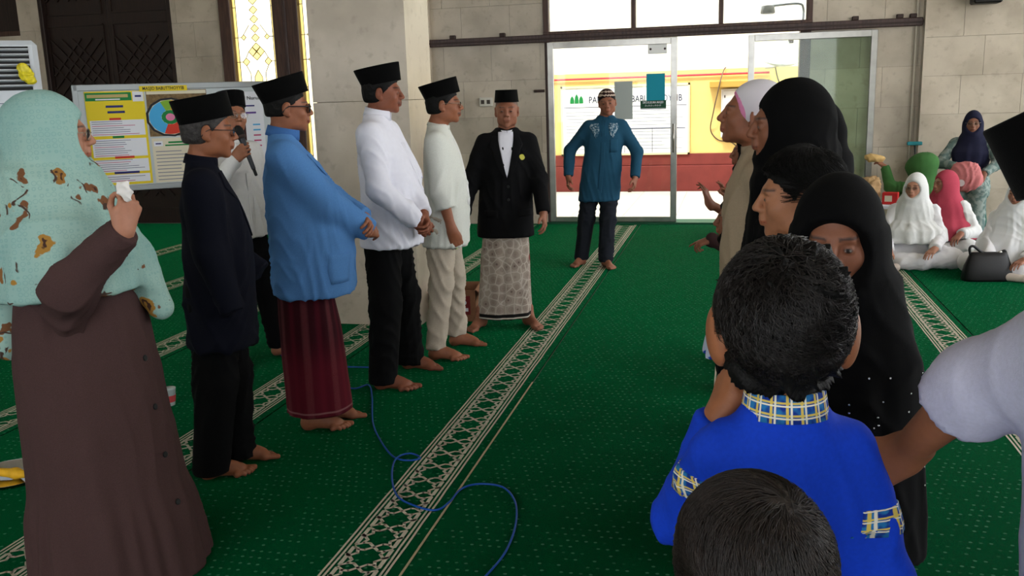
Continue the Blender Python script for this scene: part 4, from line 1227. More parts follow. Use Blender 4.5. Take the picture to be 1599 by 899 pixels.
# 2 man in a navy long jacket
P = Person('man in navy long jacket, black cap and glasses, grey hair at the temples', -2.18, 3.46, -62, 1.617, head=(-2.125, 3.478, 1.502), hphi=-57, pitch=-4, skin=(140, 86, 58), girth=1.12, belly=.03, v=.004,
           feet=[(-.085, .05), (.085, -.05)], foot_yaw=(-2, 4), arms={'R': dict(wl=(.24, .10, .76), show=False, pole=(.4, -1, 0)), 'L': dict(wl=(-.15, .22, .86), show=False)})
make_body(P, dict(brow=(50, 44, 40), lip=.6))
sh = shirt(P, M_NAVY, hem=.60, ra=(.066, .060, .05), wr=.014, flare=.01, v=.0075, name='jacket', seed=11)
collar(P, M_NAVY, r=(.068, .07), h=.04, open_=.5, dz=-.006, tilt=10)
lp = patch(P, sh, [(1.33, .02, .075), (1.27, .015, .11), (1.2, .01, .06), (1.05, .0, .02)], .006, 'lapel', M_NAVY)
lp = patch(P, sh, [(1.33, -.075, -.02), (1.27, -.11, -.015), (1.2, -.06, -.01), (1.05, -.02, .0)], .006, 'lapel', M_NAVY)
trousers(P, M_BLKTR, hem=.03, r=(.10, .092, .085), wr=.014)
songkok(P, M_CAP, h=.102, tilt=13, lift=.040, ry=.112, rx=.088, top=(1.0, 1.05))
short_hair(P, M_HAIRG, nape=-.058, line=.062, thick=.007)
glasses(P, M_RIM, M_LENS, w=.022, hgt=.015, r=.0017)

# 3 man speaking into a microphone
P = Person('man in white shirt and black cap speaking into a handheld microphone', -2.945, 5.073, -108, 1.656, head=(-2.931, 5.072, 1.541), hphi=-126, pitch=2, roll=-4, skin=(150, 98, 72), girth=1.02, v=.0045,
           feet=[(-.19, .06), (.19, -.02)], foot_yaw=(18, 0), arms={'R': dict(w=(-2.805, 4.85, 1.300), pole=(.6, -.4, -1), dir=tuple(rot('z', 108) @ np.array([.75, -.2, .5])), palm=tuple(rot('z', 108) @ np.array([.19, .86, .06])), curl=1.1, thumb=.9), 'L': dict(wl=(-.27, .06, .82))})
make_body(P, dict(lip=.6, eye=.0036), vh=.004)
sh = shirt(P, M_WHITE2, hem=.79, wr=.012, seed=12)
collar(P, M_WHITE2, open_=.35)
patch(P, sh, [(1.38, -.018, .018), (1.1, -.018, .018), (.8, -.018, .018)], .0025, 'placket', M_WHITE2)
trousers(P, M_BLKTR, hem=.06, r=(.092, .075, .068))
songkok(P, M_CAP, h=.09, tilt=8, lift=.046); short_hair(P, M_HAIR, line=.058)
glasses(P, M_RIMM, M_LENS, w=.023, hgt=.017)
MIC_HAND = (P.l2w(P.arm['R']['w']), P.R @ P.arm['R']['dir'])

# 4 man in light blue shirt and maroon sarong
P = Person('man in light blue shirt and maroon sarong with arms folded over his belly', -2.01, 4.07, -66, 1.70, head=(-2.047, 4.050, 1.584), hphi=-58, pitch=-2, skin=(142, 88, 62), girth=1.16, belly=.075, v=.004,
           feet=[(-.06, .04), (.07, -.03)], foot_yaw=(2, -8), arms={'R': dict(wl=(.06, .30, .985), pole=(1, -.55, -.6), dir=(-.9, .35, -.12), palm=(0, -.8, -.4), curl=.4), 'L': dict(wl=(.02, .285, 1.04), pole=(-1, -.3, -.6), dir=(.95, .25, -.25), palm=(0, -.8, -.4), curl=.4)})
make_body(P, dict(lip=.6, brow=(40, 34, 30)))
sh = shirt(P, M_BLUE, hem=.665, ra=(.068, .064, .052), wr=.015, v=.0075, seed=13, flare=.02)
collar(P, M_BLUED, r=(.070, .073), h=.046, open_=.22, dz=-.006)
patch(P, sh, [(1.36, -.02, .02), (1.05, -.02, .02), (.72, -.02, .02)], .003, 'placket', M_BLUE)
patch(P, sh, [(.90, -.07, .06), (.83, -.06, .07), (.76, -.05, .06)], .003, 'pocket', M_BLUE, yaw=-50)
sarong(P, M_SARONG, hem=.085, top=.86, a=(.135, .150, .155), b=(.100, .125, .135))
songkok(P, M_CAP, h=.095, tilt=17, lift=.044, ry=.112, rx=.086, top=(1.0, 1.10))
short_hair(P, M_HAIR, nape=-.045, line=.055, thick=.004)
glasses(P, M_RIM, M_LENSD, w=.024, hgt=.019, r=.0028)

# 5 man in white jacket
P = Person('tall man in white high-collar jacket and black trousers with hands clasped', -1.905, 4.86, -84, 1.765, head=(-1.875, 4.856, 1.648), hphi=-76, pitch=-3, skin=(128, 74, 52), girth=1.08, belly=.035, v=.004,
           feet=[(-.20, .06), (.20, .0)], foot_yaw=(-4, -2), arms={'R': dict(w=(-1.665, 4.70, .955), pole=(1, -.6, -.3), dir=(-.55, .55, -.6), palm=(-.6, -.7, .1), curl=.55, thumb=.6), 'L': dict(w=(-1.63, 4.77, .945), pole=(-1, -.5, -.4), dir=(.6, .4, -.65), palm=(.3, -.9, 0), curl=.6, thumb=.6)})
make_body(P, dict(lip=.7, mustache=.45))
sh = shirt(P, M_WHITE, hem=.735, ra=(.064, .058, .046), wr=.012, v=.0075, seed=14, flare=.012)
collar(P, M_WHITE, r=(.066, .068), h=.048, open_=.14, dz=-.008)
patch(P, sh, [(1.37, -.028, .012), (1.05, -.028, .012), (.76, -.028, .012)], .003, 'placket', M_WHITE)
patch(P, sh, [(1.175, -.13, -.05), (1.165, -.13, -.05)], .003, 'pocket_welt', M_LILAC)
trousers(P, M_BLKTR, hem=.035, r=(.098, .082, .078), wr=.013)
songkok(P, M_CAP, h=.098, tilt=13, lift=.042, ry=.110, rx=.085, top=(1.0, 1.16))
short_hair(P, M_HAIR, nape=-.062, line=.060, thick=.010)

# 6 man in pale linen shirt
P = Person('man in pale linen shirt and beige trousers wearing a ring', -1.765, 5.44, -80, 1.685, head=(-1.716, 5.458, 1.57), hphi=-74, pitch=-1, skin=(140, 86, 60), girth=1.0, belly=.02, v=.0043,
           feet=[(-.165, .06), (.165, -.03)], foot_yaw=(-2, -6), arms={'R': dict(w=(-1.635, 5.275, .775), pole=(.6, -1, -.1), dir=(-.25, .25, -.95), palm=(-.9, -.4, 0), curl=.75, thumb=.7), 'L': dict(wl=(-.21, .04, .80), show=False)})
b6 = make_body(P, dict(lip=.6, mustache=.7), bare=.24)
sh = shirt(P, M_CREAM2, hem=.685, sleeve={'L': 1., 'R': .72}, ra=(.062, .058, .054), wr=.013, seed=15, flare=.018)
collar(P, M_CREAM2, r=(.062, .066), h=.022, open_=.2, dz=-.004)
patch(P, sh, [(1.36, -.018, .018), (1.05, -.018, .018), (.95, -.018, .018)], .0025, 'placket', M_WHITE2)
trousers(P, M_BEIGE, hem=.075, r=(.092, .072, .062), wr=.017, seed=8)
songkok(P, M_CAP, h=.094, tilt=15, lift=.044, ry=.110, top=(1.0, 1.10)); short_hair(P, M_HAIR, line=.058)
glasses(P, M_RIMM, M_LENS, w=.022, hgt=.016)
A = P.arm['R']; R_ = frame(A['dir'], -A['palm']); rp = A['w'] + R_ @ np.array([.012, .105, .0]) * P.s
rb = MB(); rb.tube([rp + R_ @ np.array([.011 * math.cos(a), .003 * math.cos(a), .011 * math.sin(a)]) for a in np.linspace(0, 2 * PI, 17)], .0025, 6, False); rb.build('ring', M_RIMM, P.o, True)
MB().bbox((-.007, -.005, -.004), (.007, .005, .005), .002).xf(R_, rp + R_ @ np.array([0, 0, .013])).build('ring_stone', mat('pale_gem', (190, 200, 150), .2), P.o)

# 7 man in black suit facing the camera
P = Person('man in black suit jacket and grey batik sarong facing the camera', -1.555, 6.165, -166, 1.63, head=(-1.490, 6.150, 1.512), hphi=-168, pitch=-2, skin=(138, 88, 66), girth=1.05, belly=.02, v=.0045,
           feet=[(-.172, .02), (.172, .02)], foot_yaw=(28, -28), shw=.92, arms={'L': dict(w=(-1.222, 6.02, .80), pole=(-.6, -.8, 0), curl=.35, palm=(1, -.3, 0)), 'R': dict(w=(-1.78, 5.96, .80), pole=(.8, -.6, 0), curl=.4, palm=(-1, -.3, 0))})
P.ankle = .13; P.legx = .8
make_body(P, dict(lip=.5, brow=(48, 38, 34), eye=.0036))
sh = shirt(P, M_BLKSUIT, hem=.655, ra=(.058, .056, .050), wr=.010, name='jacket', seed=16, flare=.015)
S_ = P.s; bv = bvh_of(sh); cx = P.c(1.2)[0]
patch(P, sh, [(1.388 * S_, cx - .050, cx + .050), (1.30 * S_, cx - .052, cx + .052), (1.15 * S_, cx - .022, cx + .022), (1.08 * S_, cx - .002, cx + .002)], .003, 'shirt_front', M_WHITE, bv=bv)
for q in (-1, 1):
    patch(P, sh, [(1.362 * S_, cx + q * .056, cx + q * .09), (1.30 * S_, cx + q * .047, cx + q * .115), (1.27 * S_, cx + q * .042, cx + q * .098), (1.16 * S_, cx + q * .02, cx + q * .065), (1.06 * S_, cx + q * -.004, cx + q * .012)], .009, 'lapel', M_BLKSUIT, bv=bv)
    patch(P, sh, [(.86 * S_, cx + q * .07, cx + q * .16), (.81 * S_, cx + q * .07, cx + q * .16)], .005, 'pocket_flap', M_BLKSUIT, bv=bv)
collar(P, M_WHITE, r=(.061, .063), h=.042, open_=.02, dz=-.024, tilt=20)
for z in (1.02, .93): button(P, sh, cx - .005, z * S_, .010, M_BLACK, bv=bv)
button(P, sh, cx - .105, 1.215 * S_, .020, mat('yellow_enamel', (186, 180, 70), .5), bv=bv, name='lapel_badge')
sarong(P, M_BATIK, hem=.075, top=.86, a=(.14, .165, .186), b=(.10, .125, .13), pleat=1.8)
songkok(P, M_CAP, h=.082, tilt=2, lift=.052, ry=.104, rx=.083, top=(.90, .94)); short_hair(P, mat('cropped_grey_hair', (118, 96, 86), .8, noise=(90, .3)), line=.062, thick=.0025)

# 8 man in teal shirt by the door
P = Person('man in teal embroidered shirt and patterned skullcap walking in at the glass door', -1.26, 8.56, -172, 1.64, head=(-1.118, 8.52, 1.524), hphi=-174, pitch=-6, roll=6, skin=(146, 94, 72), girth=1.04, v=.005, shw=.92,
           feet=[(-.11, .10), (.125, -.02)], foot_yaw=(24, -30), arms={'L': dict(w=(-.86, 8.46, .84), pole=(-1, -.6, 0), curl=.4, palm=(1, -.2, 0)), 'R': dict(w=(-1.475, 8.44, .86), pole=(1, -.7, 0), curl=.45, palm=(-1, -.2, 0))})
make_body(P, dict(lip=.6, eye=.0036))
sh = shirt(P, M_TEAL, hem=.62, ra=(.056, .053, .048), wr=.013, v=.009, seed=17, flare=.012); S_ = P.s; bv = bvh_of(sh); cx = P.c(1.2)[0]
collar(P, M_TEAL, h=.036, open_=.4)
patch(P, sh, [(1.36, cx - .02, cx + .02), (1.0, P.c(1.)[0] - .02, P.c(1.)[0] + .02), (.62, P.c(.6)[0] - .02, P.c(.6)[0] + .02)], .003, 'placket', M_TEAL, bv=bv)
g_ = NG('white_embroidery', .9); M_EMB = g_.done(g_.mix(g_.step(g_.noise(70, 3), .5, .56), (38, 84, 108), (150, 168, 178)))
for q in (-1, 1): patch(P, sh, [(1.345 * S_, cx + q * .05, cx + q * .12), (1.31 * S_, cx + q * .04, cx + q * .135), (1.25 * S_, cx + q * .05, cx + q * .10), (1.215 * S_, cx + q * .07, cx + q * .085)], .0022, 'embroidery', M_EMB, bv=bv)
patch(P, sh, [(1.20 * S_, cx - .125, cx - .05), (1.08 * S_, cx - .125, cx - .05)], .003, 'pocket', M_TEAL, bv=bv)
trousers(P, M_SLATE, hem=.05, r=(.092, .076, .07), wr=.014, v=.010)
f = Field((-.11, -.13, .0), (.11, .11, .14), .005); f.ell((0, -.014, .028), (.084, .102, .094), 0); f.plane((0, 0, .045), (0, .12, -1), .004); V, F = f.mesh()
put(P, 'skullcap', (V * P.hs) @ P.HR.T + P.hc, F, embroidered_cap()); short_hair(P, M_HAIR, nape=-.05, line=.058, thick=.005)

# ---- the row of children and teenagers on the right, facing the men
# youth in tan shirt
P = Person('youth in tan shirt with white and pink headscarf tied back, chin raised', .075, 3.60, 92, 1.63, head=(.065, 3.60, 1.508), hphi=92, pitch=8, skin=(134, 84, 60), girth=.95, v=.0045,
           arms={'L': dict(wl=(-.17, .02, .86), show=False), 'R': dict(wl=(.17, .0, .84), show=False)})
make_body(P, dict(lip=.9, eye=.003), feet=())
sh = shirt(P, M_TAN, hem=.72, wr=.013, seed=21); collar(P, M_TAN, h=.035, open_=.3)
patch(P, sh, [(1.2, .03, .11), (1.12, .03, .11)], .004, 'pocket_flap', M_TAN)
trousers(P, M_BLKTR, hem=.02, r=(.09, .08, .075))
f = Field((-.13, -.18, -.10), (.13, .13, .16), .006); f.ell((0, -.030, .030), (.088, .112, .103), 0); f.ell((0, .115, -.03), (.12, .10, .115), .006, neg=True); f.plane((0, 0, -.085), (0, 0, -1), .01); V, F = f.mesh()
put(P, 'headscarf', (V * P.hs) @ P.HR.T + P.hc, F, mat('white_scarf', (206, 202, 208), .9))
f = Field((-.13, -.18, -.10), (.13, .13, .16), .006); f.ell((0, -.022, .027), (.085, .106, .097), 0); f.ell((0, .118, -.03), (.12, .092, .112), .006, neg=True); f.plane((0, 0, -.07), (0, 0, -1), .01); V, F = f.mesh()
put(P, 'under_scarf', (V * P.hs) @ P.HR.T + P.hc, F, M_PINK)

def fold_std(th, t):
    u = (1 - t) ** 1.2; return u * (.03 * np.sin(7 * th + 2 * np.sin(2 * th)) + .02 * np.sin(12 * th + 1) + .012 * np.sin(19 * th))

def girl(label, x, y, phi, H, hj_m, dress_m, head=None, hphi=None, pitch=0., roll=0., skin=(128, 80, 58), hem=.75, g=1., v=.005, hs=.98, seed=1, arms=None, hands=(), feet=(0, 1), opts=None, hw=.2, group=None, open_=(.098, .088, .090), oc=(0, .134, -.014), bot=.02, dw=(.2, .2), cover=(.092, .116, .128), cc=(0, -.012, .002), vz=.009, tail=None):
    P = Person(label, x, y, phi, H, head=head, hphi=hphi, pitch=pitch, roll=roll, skin=skin, girth=g, v=v, hs=hs, arms=arms, group=group)
    P.fullarm = 0; make_body(P, opts or dict(lip=.8), hands=hands, feet=feet)
    r = P.row; S = P.s
    P.hj = hijab(P, hj_m, [r(hem, hw * 1.08, hw * .85), r(hem * .5 + .6, hw * 1.05, hw * .78), r(1.22, hw * .98, hw * .68), r(1.32, hw * .84, hw * .60), r(1.42, hw * .52, hw * .5)], v=vz, folds=fold_std, seed=seed, wr=.010, open_=open_, oc=oc, cover=cover, cc=cc, tail=tail)
    P.dr = skirt(P, dress_m, [r(bot, dw[0], dw[1]), r(.5, .18, .16), r(.9, .16, .12), r(1.25, .14, .09), r(1.33, .08, .06)], v=.011, folds=fold_std, wr=.006, seed=seed + 1)
    return P

P = girl('girl in pink scarf mostly hidden between the tan shirt and black hijab', .215, 3.32, 88, 1.57, M_PINK, M_HJBLK, skin=(120, 74, 56), seed=31, hw=.135, pitch=4, dw=(.13, .13))
P = girl('tall girl in long black hijab in profile, looking left past the khaki boy', .175, 2.99, 86, 1.622, M_HJBLK, M_HJBLK, head=(.158, 2.995, 1.492), hphi=98, pitch=-2, seed=32, hw=.205, hem=.78, vz=.007, v=.0042, cover=(.104, .126, .138), cc=(0, -.034, .004), open_=(.108, .098, .092), oc=(0, .140, -.014),
         arms={'L': dict(w=(-.03, 2.86, .98), pole=(-1, -.3, -.4), curl=.5, palm=(0, 0, -1)), 'R': dict(wl=(.15, .22, .95))}, hands=(), feet=())
A = P.arm['L']; f = Field(*bounds([P.sh['L'], A['e'], A['w']], .12), .008); f.cap(P.sh['L'], A['e'], .08, .075, .03); f.cap(A['e'], A['e'] + (A['w'] - A['e']) * .55, .07, .085, .03); f.plane(A['e'] + (A['w'] - A['e']) * .5, nrm(A['w'] - A['e']), .003); V, F = f.mesh(); put(P, 'sleeve', wrinkle(V, F, .01, 16, 3), F, M_HJBLK)
P = girl('girl in black hijab partly hidden at the right of the tall girl in profile', .345, 3.90, 60, 1.545, M_HJBLK, M_HJBLK, seed=33, hw=.19, hphi=50, feet=())

# small children further along the row: dark clothes, only hands, skirt and toes show
P = girl('child in black sleeve raising open hands beside the tan shirt', .12, 5.40, 92, 1.36, M_HJBLK, M_HJBLK, seed=34, hw=.15, hem=.95, arms={'L': dict(w=(-.115, 5.05, 1.005), pole=(-.4, 0, -1), dir=(.1, .3, .95), palm=(.3, .9, 0), curl=.35, thumb=.1, fing=[.55, .4, .2, .1]), 'R': dict(w=(-.02, 5.12, 1.0), pole=(.3, 0, -1), dir=(0, .3, .95), palm=(-.3, .9, 0), curl=.3, fing=[.9, .3, .15, .1], thumb=.9)}, hands=('L', 'R'), dw=(.15, .15), hs=.92, bot=.06)
for sd in 'LR':
    A = P.arm[sd]; f = Field(*bounds([P.sh[sd], A['e'], A['w']], .1), .009); f.cap(P.sh[sd], A['e'], .05, .045, .03); f.cap(A['e'], A['e'] + (A['w'] - A['e']) * .3, .045, .045, .03); V, F = f.mesh(); put(P, 'sleeve', V, F, M_HJBLK)
P = girl('small child in dark maroon clothes with fingers pointing, in the row of children', .10, 4.92, 92, 1.24, M_HJBLK, mat('dark_maroon_cotton', (48, 26, 26), .9), seed=35, hw=.14, hem=.98, arms={'L': dict(w=(-.09, 4.72, .86), pole=(-.5, -.5, -1), dir=(0, .9, -.3), palm=(.2, 0, -1), curl=.6, fing=[.1, .6, .8, .9]), 'R': dict(wl=(.12, .2, .80))}, hands=('L',), dw=(.14, .14), hs=.9, bot=.06)
for sd in 'LR':
    A = P.arm[sd]; f = Field(*bounds([P.sh[sd], A['e'], A['w']], .1), .009); f.cap(P.sh[sd], A['e'], .05, .045, .03); f.cap(A['e'], A['w'], .045, .035, .03); V, F = f.mesh(); put(P, 'sleeve', V, F, mat('dark_maroon_cotton', (48, 26, 26)))
P = girl('small child in white and blue floral skirt with black top', .045, 4.32, 92, 1.12, M_HJBLK, M_BLKTR, seed=36, hw=.12, hem=.93, dw=(.08, .08), hs=.88, bot=.04, feet=(0, 1))
r = P.row; S = P.s
skirt(P, M_FLORB, [(.37, .17, .165, 0, .0), (.54, .13, .125, 0, 0), (.66, .095, .09, 0, 0)], v=.008, folds=lambda th, t: (1 - t) * .05 * np.sin(9 * th), name='floral_skirt')

# boy in khaki shirt
P = Person('boy with short black hair and khaki shirt in profile', .185, 2.50, 84, 1.44, head=(.170, 2.50, 1.325), hphi=91, pitch=-3, skin=(166, 112, 82), girth=.9, hs=.97, v=.004, arms={})
make_body(P, dict(lip=.8), feet=(), hands=())
shirt(P, M_KHAKI, hem=.7, wr=.010, seed=22); collar(P, M_KHAKI, h=.035, open_=.2); trousers(P, M_BLKTR, hem=.03)
short_hair(P, M_HAIR, nape=-.07, line=.066, thick=.016, rough=.006); strands(P, M_HAIR, 2000, .045, .004, seed=4, outset=.029, nape=-.065, r=.0009)

# girl in black hijab looking down
P = girl('girl in black hijab with small sequins looking down behind the boy in blue', .258, 2.02, 158, 1.42, M_HJBLK, M_HJBLK, head=(.218, 2.0, 1.300), hphi=168, pitch=-13, seed=37, hw=.2, hem=.70, vz=.0065, v=.004, hs=.95, skin=(132, 84, 62), feet=(), cover=(.098, .120, .132))
bv = bvh_of(P.hj); rr = random.Random(4)
M_SEQ = mat('silver_sequin', (230, 230, 235), .2, metal=.8)
sq = MB()
for k in range(46):
    x = rr.uniform(-.02, .19); z = rr.uniform(.78, 1.04) - x * .1; Rz = rot('z', 20); h = bv.ray_cast(Vector(Rz @ np.array([-x, 1.2, 0]) + np.array([0, 0, z])), Vector(Rz @ np.array([0, -1., 0])))
    if h[0] is not None: dd_ = disc(np.array(h[0]), np.array(h[1]), .0022, .0012, 6); sq.add(dd_.V, dd_.F)
o = sq.build('sequins', M_SEQ, P.o); o['kind'] = 'stuff'

# boy in royal blue, back to the camera
P = Person('boy in royal blue shirt with plaid collar seen from behind', .075, 1.40, 14, 1.38, head=(.077, 1.38, 1.252), hphi=3, pitch=2, skin=(150, 94, 62), girth=.92, hs=1.0, v=.0035, shw=.76,
           arms={'L': dict(wl=(-.078, .055, 1.085), el=(-.135, .10, .89), dir=(.30, .25, .95), palm=(.9, .2, 0), curl=.9, thumb=.8), 'R': dict(wl=(.185, .03, .66), pole=(.5, -1, 0), curl=.5)})
P.ear = 1.5
make_body(P, dict(lip=.7), vh=.0035)
sh = shirt(P, M_ROYAL, hem=.62, ra=(.058, .054, .046), wr=.012, v=.006, seed=23, flare=.0, wid=.84)
collar(P, M_PLAID, r=(.072, .074), h=.050, open_=.15, dz=-.008, tilt=6, name='plaid_collar')
bv = bvh_of(sh)
patch(P, sh, [(.985, -.07, .045), (.94, -.07, .045)], .003, 'plaid_band', M_PLAID, yaw=-112, bv=bv); patch(P, sh, [(1.03, -.06, .05), (.985, -.06, .05)], .003, 'plaid_band', M_PLAID, yaw=100, bv=bv)
trousers(P, M_BLKTR, hem=.04)
short_hair(P, M_HAIR, nape=-.082, line=.066, thick=.014, rough=.03, v=.004)
M_STRAND = mat('glossy_black_hair', (22, 16, 14), .38, spec=.5)
strands(P, M_STRAND, 4800, .055, .004, seed=5, outset=.026, curl=1.3, nape=-.105, r=.0010, lift=.012)

# nearest child: only the head shows
P = Person('nearest small child with thin dark brown hair at the bottom of the picture', .022, 1.0, 20, 1.16, head=(.027, 1.0, 1.050), hphi=24, pitch=-6, skin=(150, 98, 70), girth=.85, hs=.98, v=.0035, arms={})
make_body(P, dict(lip=.7), hands=(), feet=(0, 1))
shirt(P, M_WHITE2, hem=.6, wid=.9, seed=24); trousers(P, M_SLATE, hem=.04)
M_HAIRB = mat('thin_dark_brown_hair', (30, 21, 16), .5, noise=(60, .5), bump=(160, .4), spec=.5)
short_hair(P, M_HAIRB, nape=-.08, line=.064, thick=.012, rough=.004, v=.004)
strands(P, M_HAIRB, 4600, .055, .004, seed=6, outset=.022, curl=.25, nape=-.085, r=.0008, lift=.004, swirl=(.02, -.065))

# adult at the right edge reaching down to the boy
P = Person('adult in black cap and pale lilac shirt reaching down from the right edge', .62, 1.44, 66, 1.67, head=(.472, 1.275, 1.470), hphi=72, pitch=-40, skin=(150, 96, 66), girth=1.0, v=.004,
           arms={'L': dict(w=(.273, 1.536, .993), e=(.350, 1.355, 1.184), dir=(-.1, .8, -.6), palm=(1, 0, -.2), curl=.4), 'R': dict(wl=(.25, .05, .82))})
make_body(P, dict(lip=.5), hands=('L', 'R'), bare=.3, vh=.004)
shirt(P, M_LILAC, hem=.7, sleeve={'L': .62, 'R': 1.}, ra=(.060, .058, .070), wr=.003, v=.007, seed=25); collar(P, M_LILAC)
trousers(P, M_BLKTR, hem=.04); songkok(P, M_CAP, h=.10, tilt=12, lift=.034, ry=.112, rx=.088, top=(1.0, 1.06)); short_hair(P, M_HAIR, nape=-.07, line=.058, thick=.009)

# ---- women sitting by the wall on the right
def sit_lap(P, m, drop, kx=.30, ky=.20, r0=.095, name='skirt', v=.011, wr=.012, seed=3, shin=True):
    z0 = drop
    pts = [(-kx - .12, -.18, z0), (kx + .12, ky + .22, z0 + .30)]
    f = Field(*bounds(pts, .06), v)
    f.ell((0, 0, z0 + .13), (.21, .18, .16), 0)
    for q in (-1, 1):
        f.cap((q * .10, .02, z0 + .13), (q * kx, ky, z0 + .105), r0, r0 * .85, .06)
        if shin: f.cap((q * kx, ky, z0 + .09), (-q * .08, ky + .10, z0 + .07), r0 * .8, r0 * .65, .05)
    f.plane((0, 0, z0 + .004), (0, 0, -1), .004); V, F = f.mesh(); V = wrinkle(V, F, wr, 14, seed, (1, 1, 1)); V[:, 2] = np.maximum(V[:, 2], z0 + .001)
    return put(P, name, V, F, m)

def sitter(label, x, y, phi, top, hj_m, sk_m, hphi=None, pitch=0., hem_up=.30, hw=.2, skin=(158, 106, 84), seed=1, hands=('L', 'R'), arms=None, gl=False, group=None, opts=None, kx=.30, open_=(.098, .088, .090), lap=True, roll=0., cover=(.092, .116, .128)):
    H = 1.56; S = (H - .235) / 1.415; drop = H - top
    P = Person(label, x, y, phi, H, hphi=hphi, pitch=pitch, roll=roll, skin=skin, v=.006, arms=arms, z0=0., group=group)
    P.p = np.array([x, y, -drop])
    make_body(P, opts or dict(lip=.8), hands=hands, feet=(), legs=False, vh=.0055)
    z = drop + hem_up
    hijab(P, hj_m, [(z, hw * 1.3, hw * 1.05, 0, .04), (z + .15, hw * 1.22, hw * .95, 0, .03), (1.20 * S, hw * .98, hw * .70, 0, .01), (1.32 * S, hw * .82, hw * .62, 0, 0), (1.42 * S, hw * .52, hw * .5, 0, 0)], v=.009, folds=fold_std, seed=seed, wr=.008, open_=open_, cover=cover)
    if lap: sit_lap(P, sk_m, drop, kx=kx, seed=seed)
    for sd in hands:
        A = P.arm[sd]; f = Field(*bounds([P.sh[sd], A['e'], A['w']], .12), .009); f.cap(P.sh[sd], A['e'], .06, .058, .03); f.cap(A['e'], A['w'], .058, .05, .03); f.plane(A['w'], nrm(A['w'] - A['e']), .003); V, F = f.mesh(); put(P, 'sleeve', wrinkle(V, F, .01, 16, 3), F, sk_m)
    if gl: glasses(P, M_RIMM, M_LENS, w=.022, hgt=.016)
    P.drop = drop; finish(P, drop); return P

dz = 1.56 - .82
P = sitter('smiling woman in white hijab and glasses sitting cross-legged on the carpet', 1.60, 8.80, 172, .82, M_WHITE2, mat('white_prayer_cloth', (224, 222, 224), .9, bump=(300, .1)), hphi=150, seed=41, gl=True, hw=.215, hem_up=.22, kx=.33, skin=(178, 126, 102),
           arms={'L': dict(wl=(-.17, .33, dz + .20), pole=(-.35, -1, -.2), dir=(.5, .8, -.35), palm=(0, 0, -1), curl=.25), 'R': dict(wl=(.20, .33, dz + .18), pole=(.35, -1, -.2), dir=(.1, .85, -.5), palm=(0, 0, -1), curl=.3)}, opts=dict(lip=1.))
f = Field((-.2, -.1, 0), (.2, .2, .12), .006); f.cap((-.06, 0, .035), (.08, .03, .03), .036, .03, .03); f.cap((.08, .03, .03), (.13, .045, .026), .03, .024, .02); f.plane((0, 0, .002), (0, 0, -1), .003); V, F = f.mesh(); V = V @ rot('z', 20).T + np.array([.19, .40, 0]); put(P, 'sock', V, F, mat('beige_sock', (196, 182, 170), .95))
dz = 1.56 - .79
P = sitter('woman in rose red hijab sitting behind the woman in white', 1.98, 9.40, 150, .79, M_ROSE, M_WHITE2, hphi=110, seed=42, hw=.23, hem_up=.16, kx=.30, arms={'L': dict(wl=(-.24, .26, dz + .24), pole=(-.35, -1, -.2), dir=(.3, .8, -.5), palm=(0, 0, -1), curl=.4), 'R': dict(wl=(.15, .25, dz + .25))}, hands=('L',))
dz = 1.56 - .80
P = sitter('person in white prayer clothes sitting beside the black handbag', 2.36, 8.47, 160, .80, mat('white_prayer_veil', (226, 226, 228), .9, bump=(300, .1)), mat('white_prayer_cloth', (224, 222, 224)), hphi=140, seed=43, hw=.25, hem_up=.12, kx=.33, arms={'L': dict(wl=(-.10, .35, dz + .17), pole=(-.35, -1, -.2), dir=(.6, .8, -.3), palm=(0, 0, -1), curl=.3), 'R': dict(wl=(.16, .36, dz + .17), pole=(.35, -1, -.2), dir=(-.3, .9, -.3), palm=(0, 0, -1), curl=.3)})
f = Field((-.2, -.1, 0), (.2, .2, .12), .006); f.cap((-.06, 0, .035), (.08, .03, .03), .036, .03, .03); f.cap((.08, .03, .03), (.13, .045, .026), .03, .024, .02); f.plane((0, 0, .002), (0, 0, -1), .003); V, F = f.mesh(); V = V @ rot('z', 160).T + np.array([-.05, .44, 0]); put(P, 'sock', V, F, mat('beige_sock', (196, 182, 170)))
dz = 1.56 - .885
P = sitter('woman in moss green hijab with arm stretched out holding bread', 1.93, 10.22, 60, .885, M_GREENH, M_GREENH, hphi=40, pitch=-25, cover=(.16, .17, .13), seed=44, hw=.24, hem_up=.3, arms={'L': dict(wl=(-.10, .36, dz + .755), pole=(-.5, 0, -1), dir=(.2, .75, .5), palm=(0, 0, -1), curl=.4), 'R': dict(wl=(.2, .2, dz + .3))}, hands=('L',), kx=.22)
GREEN_HAND = P.l2w(P.arm['L']['w'] + P.arm['L']['dir'] * .10)
P = sitter('woman in dark floral headscarf sitting by the wall, only her scarf showing', 1.07, 9.5, 60, .845, mat('dark_floral_scarf', (40, 48, 66), .9, noise=(30, .6)), M_NAVYH, hphi=30, seed=45, hw=.18, hands=())

